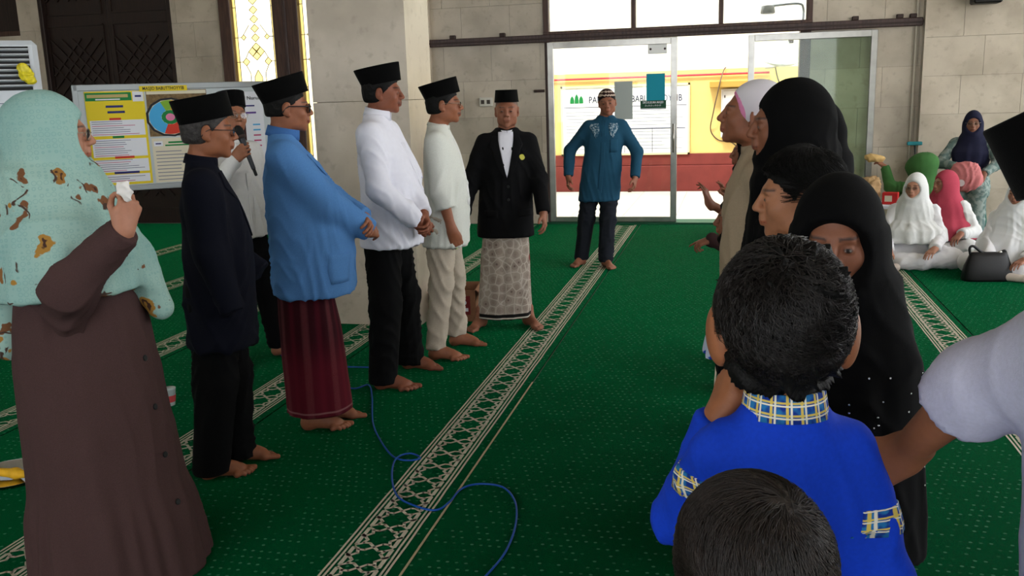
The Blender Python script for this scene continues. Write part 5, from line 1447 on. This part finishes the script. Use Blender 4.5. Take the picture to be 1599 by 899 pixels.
# woman on a stool by the stone pier
H = 1.56; top = 1.30; drop = H - top; SE = drop + .44
P = Person('woman in dark blue hijab and glasses sitting on a stool against the stone wall', 2.47, 10.66, 160, H, hphi=168, pitch=-2, skin=(132, 88, 68), v=.006, arms={'L': dict(wl=(-.17, .30, SE + .24), pole=(-1, -.3, -.4), dir=(.25, .6, -.75), palm=(0, -.4, -.9), curl=.5), 'R': dict(wl=(.10, .26, SE + .30), pole=(1, -.3, -.4), dir=(-.6, .6, -.2), palm=(0, -.4, -.9), curl=.9)})
P.p = np.array([2.47, 10.66, -drop])
make_body(P, dict(lip=.5), feet=(), legs=False, vh=.0055); S = P.s
hijab(P, M_NAVYH, [(SE + .26, .16, .14, 0, .05), (SE + .45, .2, .16, 0, .03), (1.30 * S, .17, .12, 0, 0), (1.40 * S, .085, .085, 0, 0)], v=.009, folds=fold_std, seed=46)
f = Field((-.32, -.2, drop), (.32, .62, SE + .5), .011)
f.prof([(SE - .02, .2, .16, 0, .0), (SE + .3, .17, .12, 0, 0), (SE + .58, .15, .09, 0, 0)], 0)
for q in (-1, 1): f.cap((q * .09, .0, SE + .08), (q * .13, .36, SE + .07), .10, .085, .04); f.cap((q * .13, .36, SE + .07), (q * .12, .38, drop + .04), .085, .10, .04)
f.cap((0, .3, SE + .0), (0, .36, drop + .05), .1, .12, .06); f.plane((0, 0, drop + .01), (0, 0, -1), .003)
V, F = f.mesh(); put(P, 'dress', wrinkle(V, F, .014, 13, 9, (1, 1, .7)), F, M_PRINT)
for sd in 'LR':
    A = P.arm[sd]; f = Field(*bounds([P.sh[sd], A['e'], A['w']], .12), .009); f.cap(P.sh[sd], A['e'], .06, .058, .03); f.cap(A['e'], A['w'], .058, .045, .03); f.plane(A['w'], nrm(A['w'] - A['e']), .003); V, F = f.mesh(); put(P, 'sleeve', wrinkle(V, F, .01, 16, 3), F, M_PRINT)
glasses(P, M_RIMM, M_LENS, w=.022, hgt=.016); finish(P, drop); QP = P
# ------------------------------------------------------------------ things in the hall
# noticeboard on legs with posters
BA = np.array([-4.667, 5.93]); bd = nrm((.788, .616)); BN = np.array([bd[1], -bd[0]])       # along the board, and its facing normal
BW, BH, BZ = 1.45, .73, 1.02
def U(u): return (u - .16) * .80 + .05 if u < .68 else ((u - .695) * .80 + .472 if u < 1.25 else (u - 1.26) * .80 + 1.055)
def VV(v): return BZ + v * .915
brz = math.atan2(bd[1], bd[0])
board = empty('noticeboard', (BA[0], BA[1], 0), brz, 'grey framed noticeboard on legs behind the row of men', 'noticeboard')
MB().box((0, 0, BZ), (BW, .03, BZ + BH)).build('panel', mat('whiteboard_grey', (196, 204, 206), .4, noise=(4, .04)), board)
M_ALU = mat('aluminium_frame', (172, 178, 180), .4, metal=.5)
for lo, hi in (((-.02, -.012, BZ + BH - .015), (BW + .02, .035, BZ + BH + .03)), ((-.02, -.012, BZ - .03), (BW + .02, .035, BZ + .012))): MB().bbox(lo, hi, .004).build('frame_rail', M_ALU, board)
for x in (-.03, BW - .01): MB().bbox((x, -.012, BZ - .03), (x + .04, .035, BZ + BH + .03), .004).build('frame_stile', M_ALU, board)
for x in (.12, BW - .12):
    MB().tube([(x, .05, .04), (x, .05, BZ + .3)], .018, 10).build('leg', M_ALU, board); MB().tube([(x, -.25, .03), (x, .35, .03)], .018, 10).build('foot', M_ALU, board)

def sheet(name, label, u0, u1, v0, v1, m, y=-.004):
    o = empty(name, (BA[0], BA[1], 0), brz, label, 'poster')
    MB().box((U(u0), y, VV(v0)), (U(u1), y + .002, VV(v1))).build('paper', m, o); return o
def pr_(o, u0, u1, v0, v1, m, name='print', y=-.0052): return MB().box((U(u0), y, VV(v0)), (U(u1), y + .0013, VV(v1))).build(name, m, o)
M_PY = mat('poster_yellow', (232, 208, 40), .6); M_PW = mat('poster_white', (228, 230, 236), .6); M_PG = mat('poster_green', (24, 128, 62), .6); M_PR = mat('poster_red', (206, 60, 40), .6)
M_PN = mat('poster_navy', (44, 46, 110), .6); M_PT = mat('poster_text_grey', (118, 120, 140), .7); M_PB = mat('poster_sky_blue', (70, 168, 220), .6); M_PM = mat('poster_magenta', (190, 80, 120), .6); M_PC = mat('poster_cream', (222, 214, 190), .6)
M_PBR = mat('poster_brown_photo', (120, 98, 66), .7, noise=(40, .4)); M_PDK = mat('poster_dark', (34, 36, 40), .6); M_PO = mat('poster_orange', (216, 150, 50), .6); M_PP = mat('poster_pink', (226, 130, 170), .6); M_PGR = mat('poster_lime', (128, 176, 50), .6)
o = sheet('poster', 'yellow and white text poster with green header on the noticeboard', .16, .67, .02, .775, M_PY)
pr_(o, .165, .56, .70, .765, M_PG, 'header'); pr_(o, .18, .53, .725, .75, mat('poster_gold', (190, 170, 110), .6), 'header_text', -.0056); pr_(o, .25, .46, .706, .716, M_PW, 'header_text', -.0056)
pr_(o, .57, .665, .69, .77, M_PW, 'logo_field'); pr_(o, .59, .645, .725, .74, M_PN, 'logo', -.0056)
for v, m, u0, u1 in ((.645, M_PN, .33, .48), (.60, M_PN, .34, .49), (.545, M_PR, .35, .45), (.40, M_PG, .36, .46), (.235, M_PR, .36, .53), (.11, M_PN, .34, .56)): pr_(o, u0, u1, v, v + .018, m, 'heading', -.0062)
for v0, v1 in ((.42, .545), (.25, .395), (.125, .228), (.04, .105)):
    pr_(o, .18, .65, v0, v1, M_PW, 'text_block'); n = int((v1 - v0) / .017)
    for k in range(n): pr_(o, .195, .195 + random.uniform(.25, .44), v0 + .01 + k * .017, v0 + .0145 + k * .017, M_PT if k % 4 else M_PM, 'text_line', -.0062)
o = sheet('poster', 'coloured wheel chart poster on brown ground on the noticeboard', .695, 1.24, .40, .775, M_PBR)
pr_(o, .70, 1.235, .742, .77, M_PC, 'caption_band')
cx, cz, R0 = .63, 1.527, .138
def sector(a0, a1, r0, r1, m, name, y):
    n = 14; A_ = np.linspace(a0, a1, n); pts = [(cx + 1.1 * r1 * math.cos(a), cz + .92 * r1 * math.sin(a)) for a in A_] + [(cx + 1.1 * r0 * math.cos(a), cz + .92 * r0 * math.sin(a)) for a in A_[::-1]]
    N = len(pts); MB().add([(p[0], y, p[1]) for p in pts] + [(p[0], y + .0012, p[1]) for p in pts], [(i, i + 1, N - 2 - i, N - 1 - i) for i in range(n - 1)] + [(i, N + i, N + (i + 1) % N, (i + 1) % N) for i in range(N)]).build(name, m, o)
sector(0, 2 * PI, .0001, R0 * 1.16, M_PDK, 'wheel_backing', -.0050); sector(0, 2 * PI, .0001, R0 * 1.04, M_PC, 'wheel_rim', -.0056)  # dark printed disc behind the wheel, then its cream rim
for a0, a1, m in ((115, 250, M_PB), (250, 330, M_PR), (85, 115, M_PGR), (40, 85, M_PO), (-30, 40, M_PB)): sector(math.radians(a0), math.radians(a1), R0 * .42, R0, m, 'wheel_sector', -.0064)
sector(0, 2 * PI, .0001, R0 * .42, M_PG, 'wheel_hub', -.0064); sector(0, 2 * PI, .0001, R0 * .22, M_PP, 'wheel_hub', -.0070)
o = sheet('poster', 'cream list poster under the wheel chart on the noticeboard', .705, 1.235, .02, .385, M_PC)
pr_(o, .85, 1.10, .34, .355, M_PG, 'heading'); pr_(o, .82, 1.13, .318, .330, M_PG, 'heading'); pr_(o, .72, .80, .32, .36, M_PW, 'logo_field'); pr_(o, .735, .785, .335, .345, M_PN, 'logo', -.006)
for k in range(9): pr_(o, .73, .73 + random.uniform(.2, .4), .04 + k * .029, .046 + k * .029, M_PT, 'text_line')
o = sheet('poster', 'white poster with dark picture behind the man with the microphone', 1.26, 1.60, .12, .745, M_PW)
RB = np.stack([[1, 0, 0], [0, 0, 1], [0, -1, 0]], 1)
text_mesh('nerjal Nurul', .040, 'lettering', M_PDK, o, (1.205, -.006, VV(.69)), RB)
pr_(o, 1.40, 1.52, .62, .632, M_PN, 'text_line'); pr_(o, 1.43, 1.53, .56, .575, mat('poster_violet', (90, 60, 140), .6), 'text_line'); pr_(o, 1.27, 1.42, .28, .54, mat('poster_dark_red', (60, 24, 26), .6), 'picture')
for k, m in enumerate((M_PB, M_PB, M_PM, M_PM, M_PM, M_PM)): pr_(o, 1.49, 1.56, .46 - k * .045, .472 - k * .045, m, 'text_line')
strip = empty('title_strip', (BA[0], BA[1], 0), brz, 'yellow paper strip with the mosque name on top of the noticeboard', 'sign')
MB().box((.43, -.0150, 1.722), (.77, -.0125, 1.762)).build('paper', M_PY, strip)
text_mesh('MASJID BABUTTHOYYIB', .033, 'lettering', M_PDK, strip, (.60, -.0158, 1.742), RB, font_scale_x=.84, bold=.0006)

# floor-standing air conditioner
ac = empty('air_conditioner', (-4.80, 5.33, 0), math.radians(40), 'white floor-standing air conditioner at the left edge', 'air conditioner')
M_ACW = mat('ac_white', (208, 214, 220), .35, noise=(3, .02))
MB().bbox((-.30, -.18, .16), (.27, .20, 2.06), .03).build('body', M_ACW, ac)
MB().bbox((-.28, -.16, 0), (.25, .18, .16), .01).build('plinth', M_BLACK, ac)
MB().box((-.27, -.186, 1.74), (.215, -.178, 2.02)).build('grille_opening', M_BLACK, ac)
for k in range(8): MB().box((-.27, -.005, -.002), (.215, .02, .004), rot('x', -25), (0, -.2, 1.77 + k * .033)).build('louvre', M_ACW, ac)
MB().box((-.30, -.183, 1.655), (.27, -.179, 1.660)).build('seam', M_PT, ac)
MB().bbox((-.27, -.190, .9), (.07, -.178, 1.58), .006).build('front_panel', mat('ac_panel', (190, 198, 206), .3), ac)
f = Field((-.08, -.04, -.1), (.08, .04, .1), .005); f.ell((0, 0, 0), (.045, .02, .055), 0, rot('y', -20)); f.ell((-.02, .0, .05), (.032, .016, .022), .02); f.ell((.03, 0, -.045), (.03, .014, .02), .02); V, F = f.mesh(); V = wrinkle(V, F, .012, 60, 3, (1, 1, 1))
yb = meshobj('plastic_wrapper', V + np.array([.185, -.222, 1.84]), F, mat('yellow_plastic', (222, 206, 40), .35, noise=(50, .2)), None, True); yb.location = ac.location; yb.rotation_euler = ac.rotation_euler; tag(yb, 'crumpled yellow plastic wrapper stuck on the air conditioner grille', 'wrapper')

# microphone
w0, dm = MIC_HAND; ax = nrm((-.34, .06, .90)); g0 = np.array(w0) + np.array(dm) * .082 + np.array([.19, .86, .06]) * .026; RM = frame(np.cross(ax, (1, 0, 0)), ax)
mic = empty('microphone', tuple(g0), 0, 'black handheld microphone held in front of the speaking man', 'microphone')
MB().lathe([(.011, -.12), (.0125, -.115), (.015, 0.), (.019, .06), (.021, .075)], 16).xf(RM).build('handle', mat('mic_grey', (46, 48, 52), .4, metal=.3), mic, True)
MB().lathe([(.021, .075), (.0265, .085), (.028, .105), (.026, .125), (.017, .143), (.004, .149)], 18).xf(RM).build('grille', mat('mic_mesh', (16, 16, 17), .6, bump=(900, .8)), mic, True)
MB().lathe([(.022, .070), (.0275, .077), (.0275, .086), (.022, .09)], 18).xf(RM).build('ring', M_IRON, mic, True)
MB().lathe([(.006, -.16), (.009, -.155), (.0095, -.12), (.008, -.118)], 12).xf(RM).build('cable_plug', M_BLACK, mic, True)

# tissue in the woman's hand
f = Field((-.05, -.03, -.06), (.05, .03, .06), .004); f.ell((0, 0, 0), (.020, .010, .034), 0, rot('y', -25)); f.ell((-.01, 0, .015), (.018, .012, .014), .01); V, F = f.mesh(); V = wrinkle(V, F, .010, 90, 8, (1, 1, 1))
ts = meshobj('tissue', V, F, mat('tissue_white', (226, 222, 218), .9), None, True); ts.location = tuple(np.array(WOMAN_HAND) + np.array([-.0, -.035, .015])); tag(ts, 'crumpled white tissue in the raised hand of the woman', 'tissue')

# blue cable on the carpet
def smooth_path(p, n=8):
    p = [np.array(q, float) for q in p]; p = [2 * p[0] - p[1]] + p + [2 * p[-1] - p[-2]]; out = []
    for i in range(1, len(p) - 2):
        for k in range(n):
            t = k / n; a, b, c, d = p[i - 1], p[i], p[i + 1], p[i + 2]
            out.append(.5 * ((2 * b) + (c - a) * t + (2 * a - 5 * b + 4 * c - d) * t * t + (3 * b - a - 3 * c + d) * t ** 3))
    return out + [p[-2]]
cab = [(-2.938, 5.323), (-2.814, 5.216), (-2.642, 5.008), (-2.383, 4.868), (-2.086, 4.636), (-2.009, 4.707), (-1.909, 4.513), (-1.751, 4.128), (-1.611, 3.882), (-1.478, 3.703), (-1.393, 3.678), (-1.356, 3.714), (-1.416, 3.743), (-1.456, 3.668), (-1.41, 3.495), (-1.319, 3.313), (-1.223, 3.237), (-1.119, 3.208), (-1.086, 3.291), (-1.074, 3.417), (-1.014, 3.479), (-.907, 3.464), (-.824, 3.335), (-.777, 3.143), (-.764, 2.932), (-.789, 2.758), (-.84, 2.55), (-.95, 2.3)]
pts = smooth_path([(x, y, .005 + (.006 if i in (12, 13) else 0)) for i, (x, y) in enumerate(cab)])
tag(MB().tube(pts, .0042, 8).build('microphone_cable', mat('blue_rubber', (14, 74, 160), .5), None, True), 'thin blue cable looping across the green carpet', 'cable')
pts = smooth_path([(-2.42, 5.02, .005), (-2.22, 5.036, .005), (-2.08, 5.035, .005), (-1.98, 4.98, .005)])
tag(MB().tube(pts, .0042, 8).build('audio_cable', mat('blue_rubber', (14, 74, 160)), None, True), 'short piece of blue cable behind the maroon sarong', 'cable')

# cardboard box by the pillar
bx = empty('cardboard_box', (-1.96, 6.42, 0), math.radians(8), 'open brown cardboard box with red print behind the beige trousers', 'box')
M_CARD = mat('cardboard', (132, 92, 66), .9, noise=(12, .1)); h_ = .23
for lo, hi in (((-.14, -.17, 0), (.14, -.163, h_)), ((-.14, .163, 0), (.14, .17, h_)), ((-.14, -.163, 0), (-.133, .163, h_)), ((.133, -.163, 0), (.14, .163, h_))): MB().box(lo, hi).build('side_panel', M_CARD, bx)
MB().box((-.133, -.163, 0), (.133, .163, .006)).build('bottom_panel', M_CARD, bx)
MB().box((-.07, -.0035, 0), (.0, .0035, .30), rot('x', 55), (0, 0, 0)); 
for s_ in (-1, 1): MB().box((0, -.16, -.003), (.10, .16, .003), rot('y', 35) if s_ > 0 else rot('z', 180) @ rot('y', 60), (s_ * .14, 0, h_)).build('flap', M_CARD, bx)
MB().box((-.05, -.1725, .05), (.10, -.1695, .19)).build('red_print', mat('carton_red', (120, 34, 34), .8), bx); MB().box((.03, -.1740, .075), (.085, -.172, .10)).build('white_print', M_PW, bx); MB().tube([(.055, -.1740, .14), (.055, -.1715, .14)], .018, 14).build('white_print', M_PW, bx)

# water cup and plate on the carpet
cup = empty('water_cup', (-2.977, 4.228, 0), 0, 'small plastic water cup with red label on the carpet', 'cup')
M_PLAS = glass_material('clear_plastic', (225, 232, 228))
MB().lathe([(.026, .001), (.027, .004), (.036, .092), (.0375, .094), (.0375, .098), (.003, .098)], 20).build('cup_wall', mat('cup_milky', (176, 190, 186), .3), cup, True)
MB().lathe([(.0285, .02), (.0335, .06)], 20).rings([]  or [[(0, 0, 0)] * 3, [(0, 0, 0)] * 3], False, False).build('label_band', mat('cup_red', (190, 70, 70), .5), cup, True) if False else None
MB().rings([[(r_ * math.cos(a), r_ * math.sin(a), z) for a in np.linspace(0, 2 * PI, 20, endpoint=False)] for r_, z in ((.0300, .022), (.0345, .060))], False, False).build('label_band', mat('cup_red', (190, 70, 70), .5), cup, True)
plate = empty('plastic_plate', (-3.10, 3.20, 0), 0, 'clear plastic plate on the carpet at the left edge', 'plate')
MB().lathe([(.10, .004), (.13, .008), (.165, .030), (.172, .031), (.166, .026), (.131, .003), (.10, .0)], 32).build('dish', M_PLAS, plate, True)
f = Field((-.14, -.05, 0), (.14, .05, .09), .005); f.cap((-.10, 0, .035), (0, .01, .030), .018, .022, 0); f.cap((0, .01, .03), (.085, -.0, .032), .022, .014, .02); f.cap((.085, 0, .032), (.105, -.004, .036), .009, .006, .01); V, F = f.mesh()
bn = meshobj('banana', V + np.array([-3.07, 3.19, 0]), F, mat('banana_yellow', (214, 164, 30), .6, noise=(30, .15)), None, True); tag(bn, 'ripe yellow banana lying on the clear plastic plate', 'banana')

# things on the glass door and wall
def flat(name, label, cat, x0, x1, z0, z1, y, m, th=.003):
    o = MB().box((x0, y - th, z0), (x1, y, z1)).build(name, m); tag(o, label, cat); return o
flat('paper_sheet', 'turquoise paper sheet taped to the glass door', 'paper', -1.022, -.80, 1.495, 1.82, 11.434, mat('turquoise_paper', (26, 150, 172), .7))
flat('paper_sheet', 'pale grey paper sheet on the glass behind the skullcap', 'paper', -1.41, -1.19, 1.285, 1.74, 11.434, mat('grey_paper', (176, 184, 180), .7))
sg = empty('door_sign', (-.94, 11.434, 1.455), 0, 'green door sign with white lettering under the turquoise paper', 'sign')
MB().box((-.155, -.005, -.045), (.155, 0, .048)).build('plate', mat('sign_green', (20, 74, 48), .5), sg); MB().box((-.155, -.005, -.06), (.155, 0, -.045)).build('plate_edge', M_PW, sg)
RW = np.stack([[1, 0, 0], [0, 0, 1], [0, -1, 0]], 1)
text_mesh("DR'S KUSUMA MASJID", .036, 'lettering', M_PW, sg, (0, -.0058, .024), RW, font_scale_x=.72, bold=.0008)
ab = MB(); rr = random.Random(9); x = -.10
while x < .10:
    w = rr.uniform(.012, .028); ab.tube([(x, -.0058, -.012), (x + w * .3, -.0058, -.020), (x + w * .7, -.0058, -.018), (x + w, -.0058, -.008)], .0016, 4)
    if rr.random() < .6: ab.tube([(x + w * .5, -.0058, -.016), (x + w * .5, -.0058, .002)], .0016, 4)
    x += w + .006
ab.build('script_lettering', M_PW, sg)
so = empty('wall_socket', (-3.02, 11.40, 1.545), 0, 'white double wall socket on the stone wall beside the suited man', 'socket')
MB().bbox((-.085, -.035, -.055), (.085, 0, .055), .006).build('housing', mat('socket_white', (214, 210, 198), .4), so)
for x in (-.045, .03): MB().box((x - .02, -.0365, -.026), (x + .024, -.034, .024)).build('socket_face', mat('socket_dark', (70, 64, 56), .5), so)
MB().bbox((-2.40, 11.37, 1.64), (-2.27, 11.40, 1.675), .003).build('door_latch', M_IRON, wall)
sp = empty('loudspeaker', (2.62, 11.27, 2.42), 0, 'black wall loudspeaker at the top right', 'loudspeaker')
MB().bbox((-.14, -.24, 0), (.14, -.02, .42), .015).build('cabinet', M_BLACK, sp); MB().box((-.12, -.246, .03), (.12, -.24, .39)).build('grille', mat('speaker_cloth', (24, 24, 25), .9), sp); MB().box((-.04, -.02, .12), (.04, .0, .3)).build('wall_bracket', M_IRON, sp)
mp = empty('squeegee', (2.0, 11.0, 0), 0, 'steel pole with turquoise squeegee head leaning on the stone wall', 'squeegee')
MB().tube([(0, -.12, 0), (.01, .225, .93)], .012, 8).build('pole', M_STEEL, mp, True); MB().bbox((-.075, .205, .925), (.085, .25, .965), .008).build('head', mat('turquoise_plastic', (40, 132, 140), .5), mp)

# outside, seen through the glass
nb = empty('outdoor_noticeboard', (-1.72, 15.28, 0), 0, 'large white printed board on the yellow wall outside the door', 'noticeboard')
M_PRI = mat('printed_white', (232, 234, 232), .6); MB().box((-1.03, -.03, .62), (1.03, 0, 1.715)).build('board_panel', M_PRI, nb)
for lo, hi in (((-1.05, -.045, .60), (1.05, 0, .63)), ((-1.05, -.045, 1.70), (1.05, 0, 1.735)), ((-1.05, -.045, .60), (-1.02, 0, 1.735)), ((1.02, -.045, .60), (1.05, 0, 1.735))): MB().box(lo, hi).build('board_frame', mat('pale_frame', (226, 214, 170), .6), nb)
M_INK = mat('ink_blue_grey', (20, 24, 66), .7); text_mesh('PAPAN', .15, 'lettering', M_INK, nb, (-.40, -.034, 1.50), RW, font_scale_x=.8); text_mesh('BABUTTHOYYIB', .15, 'lettering', M_INK, nb, (.52, -.034, 1.50), RW, font_scale_x=.75)
for k in range(3):
    xx = -.86 + k * .075; MB().rings([[(xx + r_ * math.cos(a), -.034 + .002, 1.49 + z) if False else (xx + r_ * math.cos(a), -.034 + r_ * .02 * math.sin(a), 1.455 + z) for a in np.linspace(0, 2 * PI, 10, endpoint=False)] for r_, z in ((.034, 0), (.034, .05), (.026, .085 + .02 * (k == 1)), (.004, .12 + .03 * (k == 1)))]).build('green_emblem', M_PG, nb)
for k in range(12): MB().box((-.97, -.0325, .70 + k * .055), (-.97 + random.uniform(.5, .8), -.0300, .708 + k * .055)).build('text_line', mat('ink_grey', (150, 152, 165), .7), nb); MB().box((.0, -.0325, .70 + k * .055), (random.uniform(.6, .95), -.0300, .708 + k * .055)).build('text_line', mat('ink_grey', (150, 152, 165)), nb)
for a, b, c, d in ((-1., 1., 1.385, 1.392), (-.1, .98, 1.02, 1.03), (.45, .455, .64, 1.02), (.0, .005, .64, 1.36)): MB().box((a, -.0330, c), (b, -.0300, d)).build('table_rule', M_INK, nb)
eb = empty('meter_box', (.02, 15.28, 0), 0, 'pale grey meter box under a small ledge on the yellow wall', 'meter box')
MB().bbox((-.2, -.16, .86), (.2, 0, 1.62), .012).build('cabinet', mat('box_grey', (206, 204, 200), .5), eb); MB().bbox((-.17, -.17, .89), (.17, -.155, 1.59), .008).build('cabinet_door', mat('box_grey2', (214, 212, 208), .5), eb)
for z in (.98, 1.5): MB().bbox((-.155, -.185, z - .02), (-.135, -.168, z + .02), .003).build('lock', M_IRON, eb)
lg = MB().bbox((-.36, 15.0, 1.64), (.55, 15.3, 1.74), .01).build('ledge', mat('ochre_paint', (188, 150, 70), .8)); tag(lg, 'ochre ledge above the meter box outside', 'ledge')
wp = smooth_path([(-.12, 15.28, 1.95), (-.15, 15.20, 1.90), (-.19, 14.98, 1.76), (-.22, 14.97, 1.62), (-.30, 15.1, 1.25), (-.34, 15.28, .98), (-.22, 15.28, .82), (-.02, 15.28, .78), (.10, 15.28, .70), (.24, 15.28, .74), (.26, 15.28, .85)])
tag(MB().tube(wp, .010, 6).build('power_cable', mat('cable_brown', (96, 78, 60), .6), None, True), 'loose brown cable hanging beside the meter box', 'cable')
sd_ = empty('satellite_dish', (.72, 14.75, 2.02), math.radians(25), 'white satellite dish on the outside wall seen through the right glass leaf', 'satellite dish')
n = 24; MB().rings([[(r_ * math.cos(a), .5 * r_ * math.sin(a) + .05, z + .25 * r_ * math.sin(a)) for a in np.linspace(0, 2 * PI, n, endpoint=False)] for r_, z in ((.04, -.07), (.2, -.055), (.32, .0), (.33, .01), (.2, -.035), (.04, -.05))]).build('dish', mat('dish_white', (196, 198, 200), .5), sd_, True)
MB().tube([(0, 0, -.06), (.0, .3, -.1), (0, .55, -.1)], .018, 8).build('arm', M_ALU, sd_); MB().tube([(-.2, .0, .0), (.06, -.1, .26)], .010, 6).build('feed_arm', M_ALU, sd_); MB().bbox((.04, -.13, .23), (.10, -.07, .30), .006).build('feed_horn', M_IRON, sd_)
tag(MB().tube(smooth_path([(.62, 15.292, 2.0), (.70, 15.292, 1.7), (.85, 15.292, 1.5), (1.0, 15.292, 1.6), (1.05, 15.292, 2.1)]), .009, 6).build('antenna_cable', mat('cable_black', (40, 36, 34), .6), None, True), 'thin dark antenna cable looping on the outside wall', 'cable')
lamp = empty('outdoor_lamp', (.42, 11.62, 2.50), 0, 'grey outdoor lamp on a bent arm above the right glass leaf', 'lamp')
MB().tube(smooth_path([(.36, .0, -.13), (.36, .0, .0), (.30, .0, .06), (.0, .0, .05)]), .014, 8).build('arm', M_ALU, lamp, True); MB().lathe([(.03, .06), (.075, .05), (.085, -.03), (.07, -.04)], 16, (-.04, 0, 0)).build('shade', mat('lamp_grey', (150, 150, 146), .5), lamp, True)
MB().tube([(.36, 0, -.13), (.36, -.0, -.20)], .03, 10).build('wall_mount', M_ALU, lamp)

# things with the seated women
M_BAGP = mat('pink_nylon', (196, 116, 116), .7, noise=(30, .1))
f = Field((-.24, -.14, -.24), (.24, .14, .22), .009); f.ell((0, 0, -.03), (.165, .075, .13), 0); f.ell((0, 0, .06), (.14, .05, .10), .05); f.plane((0, 0, .15), (0, 0, 1), .02); V, F = f.mesh(); V = wrinkle(V, F, .022, 22, 5, (1, 1, .6))
pb = empty('shoulder_bag', (2.33, 10.24, .66), math.radians(165), 'pink nylon bag on the lap of the woman on the stool', 'bag')
meshobj('bag_body', V, F, M_BAGP, pb, True); MB().tube([(.03, .10, -.06), (.03, .104, -.06)], .035, 14).build('bag_logo', mat('pale_print', (206, 190, 190), .7), pb); MB().tube(smooth_path([(.16, .03, .08), (.24, .05, .0), (.25, .06, -.1), (.20, .07, -.16)]), .012, 8).build('strap', M_BLACK, pb, True); MB().tube(smooth_path([(.14, .05, .04), (.20, .07, -.02), (.20, .08, -.10), (.15, .09, -.14)]), .012, 8).build('strap', M_BLACK, pb, True)
st = empty('stool', (2.47, 10.70, 0), 0, 'plain plastic stool under the woman in dark blue hijab', 'stool')
M_STO = mat('stool_green', (40, 92, 80), .5); MB().bbox((-.17, -.15, .40), (.17, .15, .43), .01).build('seat', M_STO, st)
for sx in (-1, 1):
    for sy in (-1, 1): MB().tube([(sx * .13, sy * .11, .40), (sx * .17, sy * .15, 0)], [.02, .025], 8).build('leg', M_STO, st)
hb_ = empty('handbag', (2.06, 8.10, 0), math.radians(8), 'black leather handbag standing on the carpet beside the person in white', 'handbag')
M_LEA = mat('black_leather', (18, 17, 18), .45, bump=(200, .2)); n = 24
def sec(a, b, z, dx=0): return [(a * math.copysign(abs(math.cos(t)) ** .55, math.cos(t)) + dx, b * math.copysign(abs(math.sin(t)) ** .7, math.sin(t)), z) for t in np.linspace(0, 2 * PI, n, endpoint=False)]
MB().rings([sec(.19, .07, .0), sec(.20, .075, .02), sec(.185, .065, .12), sec(.155, .04, .20), sec(.145, .02, .235)]).build('bag_body', M_LEA, hb_, True)
MB().tube(smooth_path([(-.14, 0, .21), (-.15, 0, .27), (-.12, .0, .285), (-.05, 0, .235), (.06, .0, .215), (.12, 0, .245), (.14, 0, .22)]), .011, 8).build('strap', M_LEA, hb_, True)
MB().tube([(.06, -.005, .222), (.10, -.005, .236)], .013, 8).build('clasp', M_STEEL, hb_, True)
f = Field((-.14, -.10, -.08), (.14, .10, .10), .008); f.ell((0, 0, 0), (.10, .06, .04), 0); f.ell((-.05, .01, .02), (.06, .05, .03), .03); V, F = f.mesh(); V = wrinkle(V, F, .018, 40, 6, (1, 1, 1))
b1 = meshobj('bread', V, F, mat('bread_tan', (198, 164, 106), .9, noise=(20, .15)), None, True); b1.location = (float(GREEN_HAND[0]) - .03, float(GREEN_HAND[1]), float(GREEN_HAND[2]) + .035); tag(b1, 'pale flat bread held up by the woman in green', 'bread')
tb = empty('low_table', (1.42, 10.05, 0), 0, 'low white table between the seated women', 'table')
MB().bbox((-.28, -.2, .37), (.28, .2, .41), .008).build('table_top', M_PW, tb)
for sx in (-1, 1):
    for sy in (-1, 1): MB().bbox((sx * .24 - .02, sy * .16 - .02, 0), (sx * .24 + .02, sy * .16 + .02, .37), .004).build('leg', M_PW, tb)
f = Field((-.2, -.16, 0), (.2, .16, .3), .009); f.ell((0, 0, .11), (.13, .10, .13), 0); f.ell((.03, 0, .2), (.10, .08, .06), .04); f.plane((0, 0, .003), (0, 0, -1), .004); V, F = f.mesh(); V = wrinkle(V, F, .025, 24, 7, (1, 1, 1)); V[:, 2] = np.maximum(V[:, 2], .0)
b2 = meshobj('paper_bag', V, F, mat('brown_paper', (178, 146, 104), .9, noise=(12, .12)), None, True); b2.location = (1.36, 10.05, .41); tag(b2, 'crumpled brown paper bag on the low table', 'bag')
rb_ = empty('snack_box', (1.58, 9.96, .41), math.radians(-15), 'red snack box on the low table', 'box')
MB().bbox((-.075, -.05, 0), (.075, .05, .12), .005).build('carton', mat('snack_red', (196, 36, 36), .5), rb_); MB().box((-.05, -.0515, .03), (.02, -.050, .09)).build('print', M_PC, rb_)
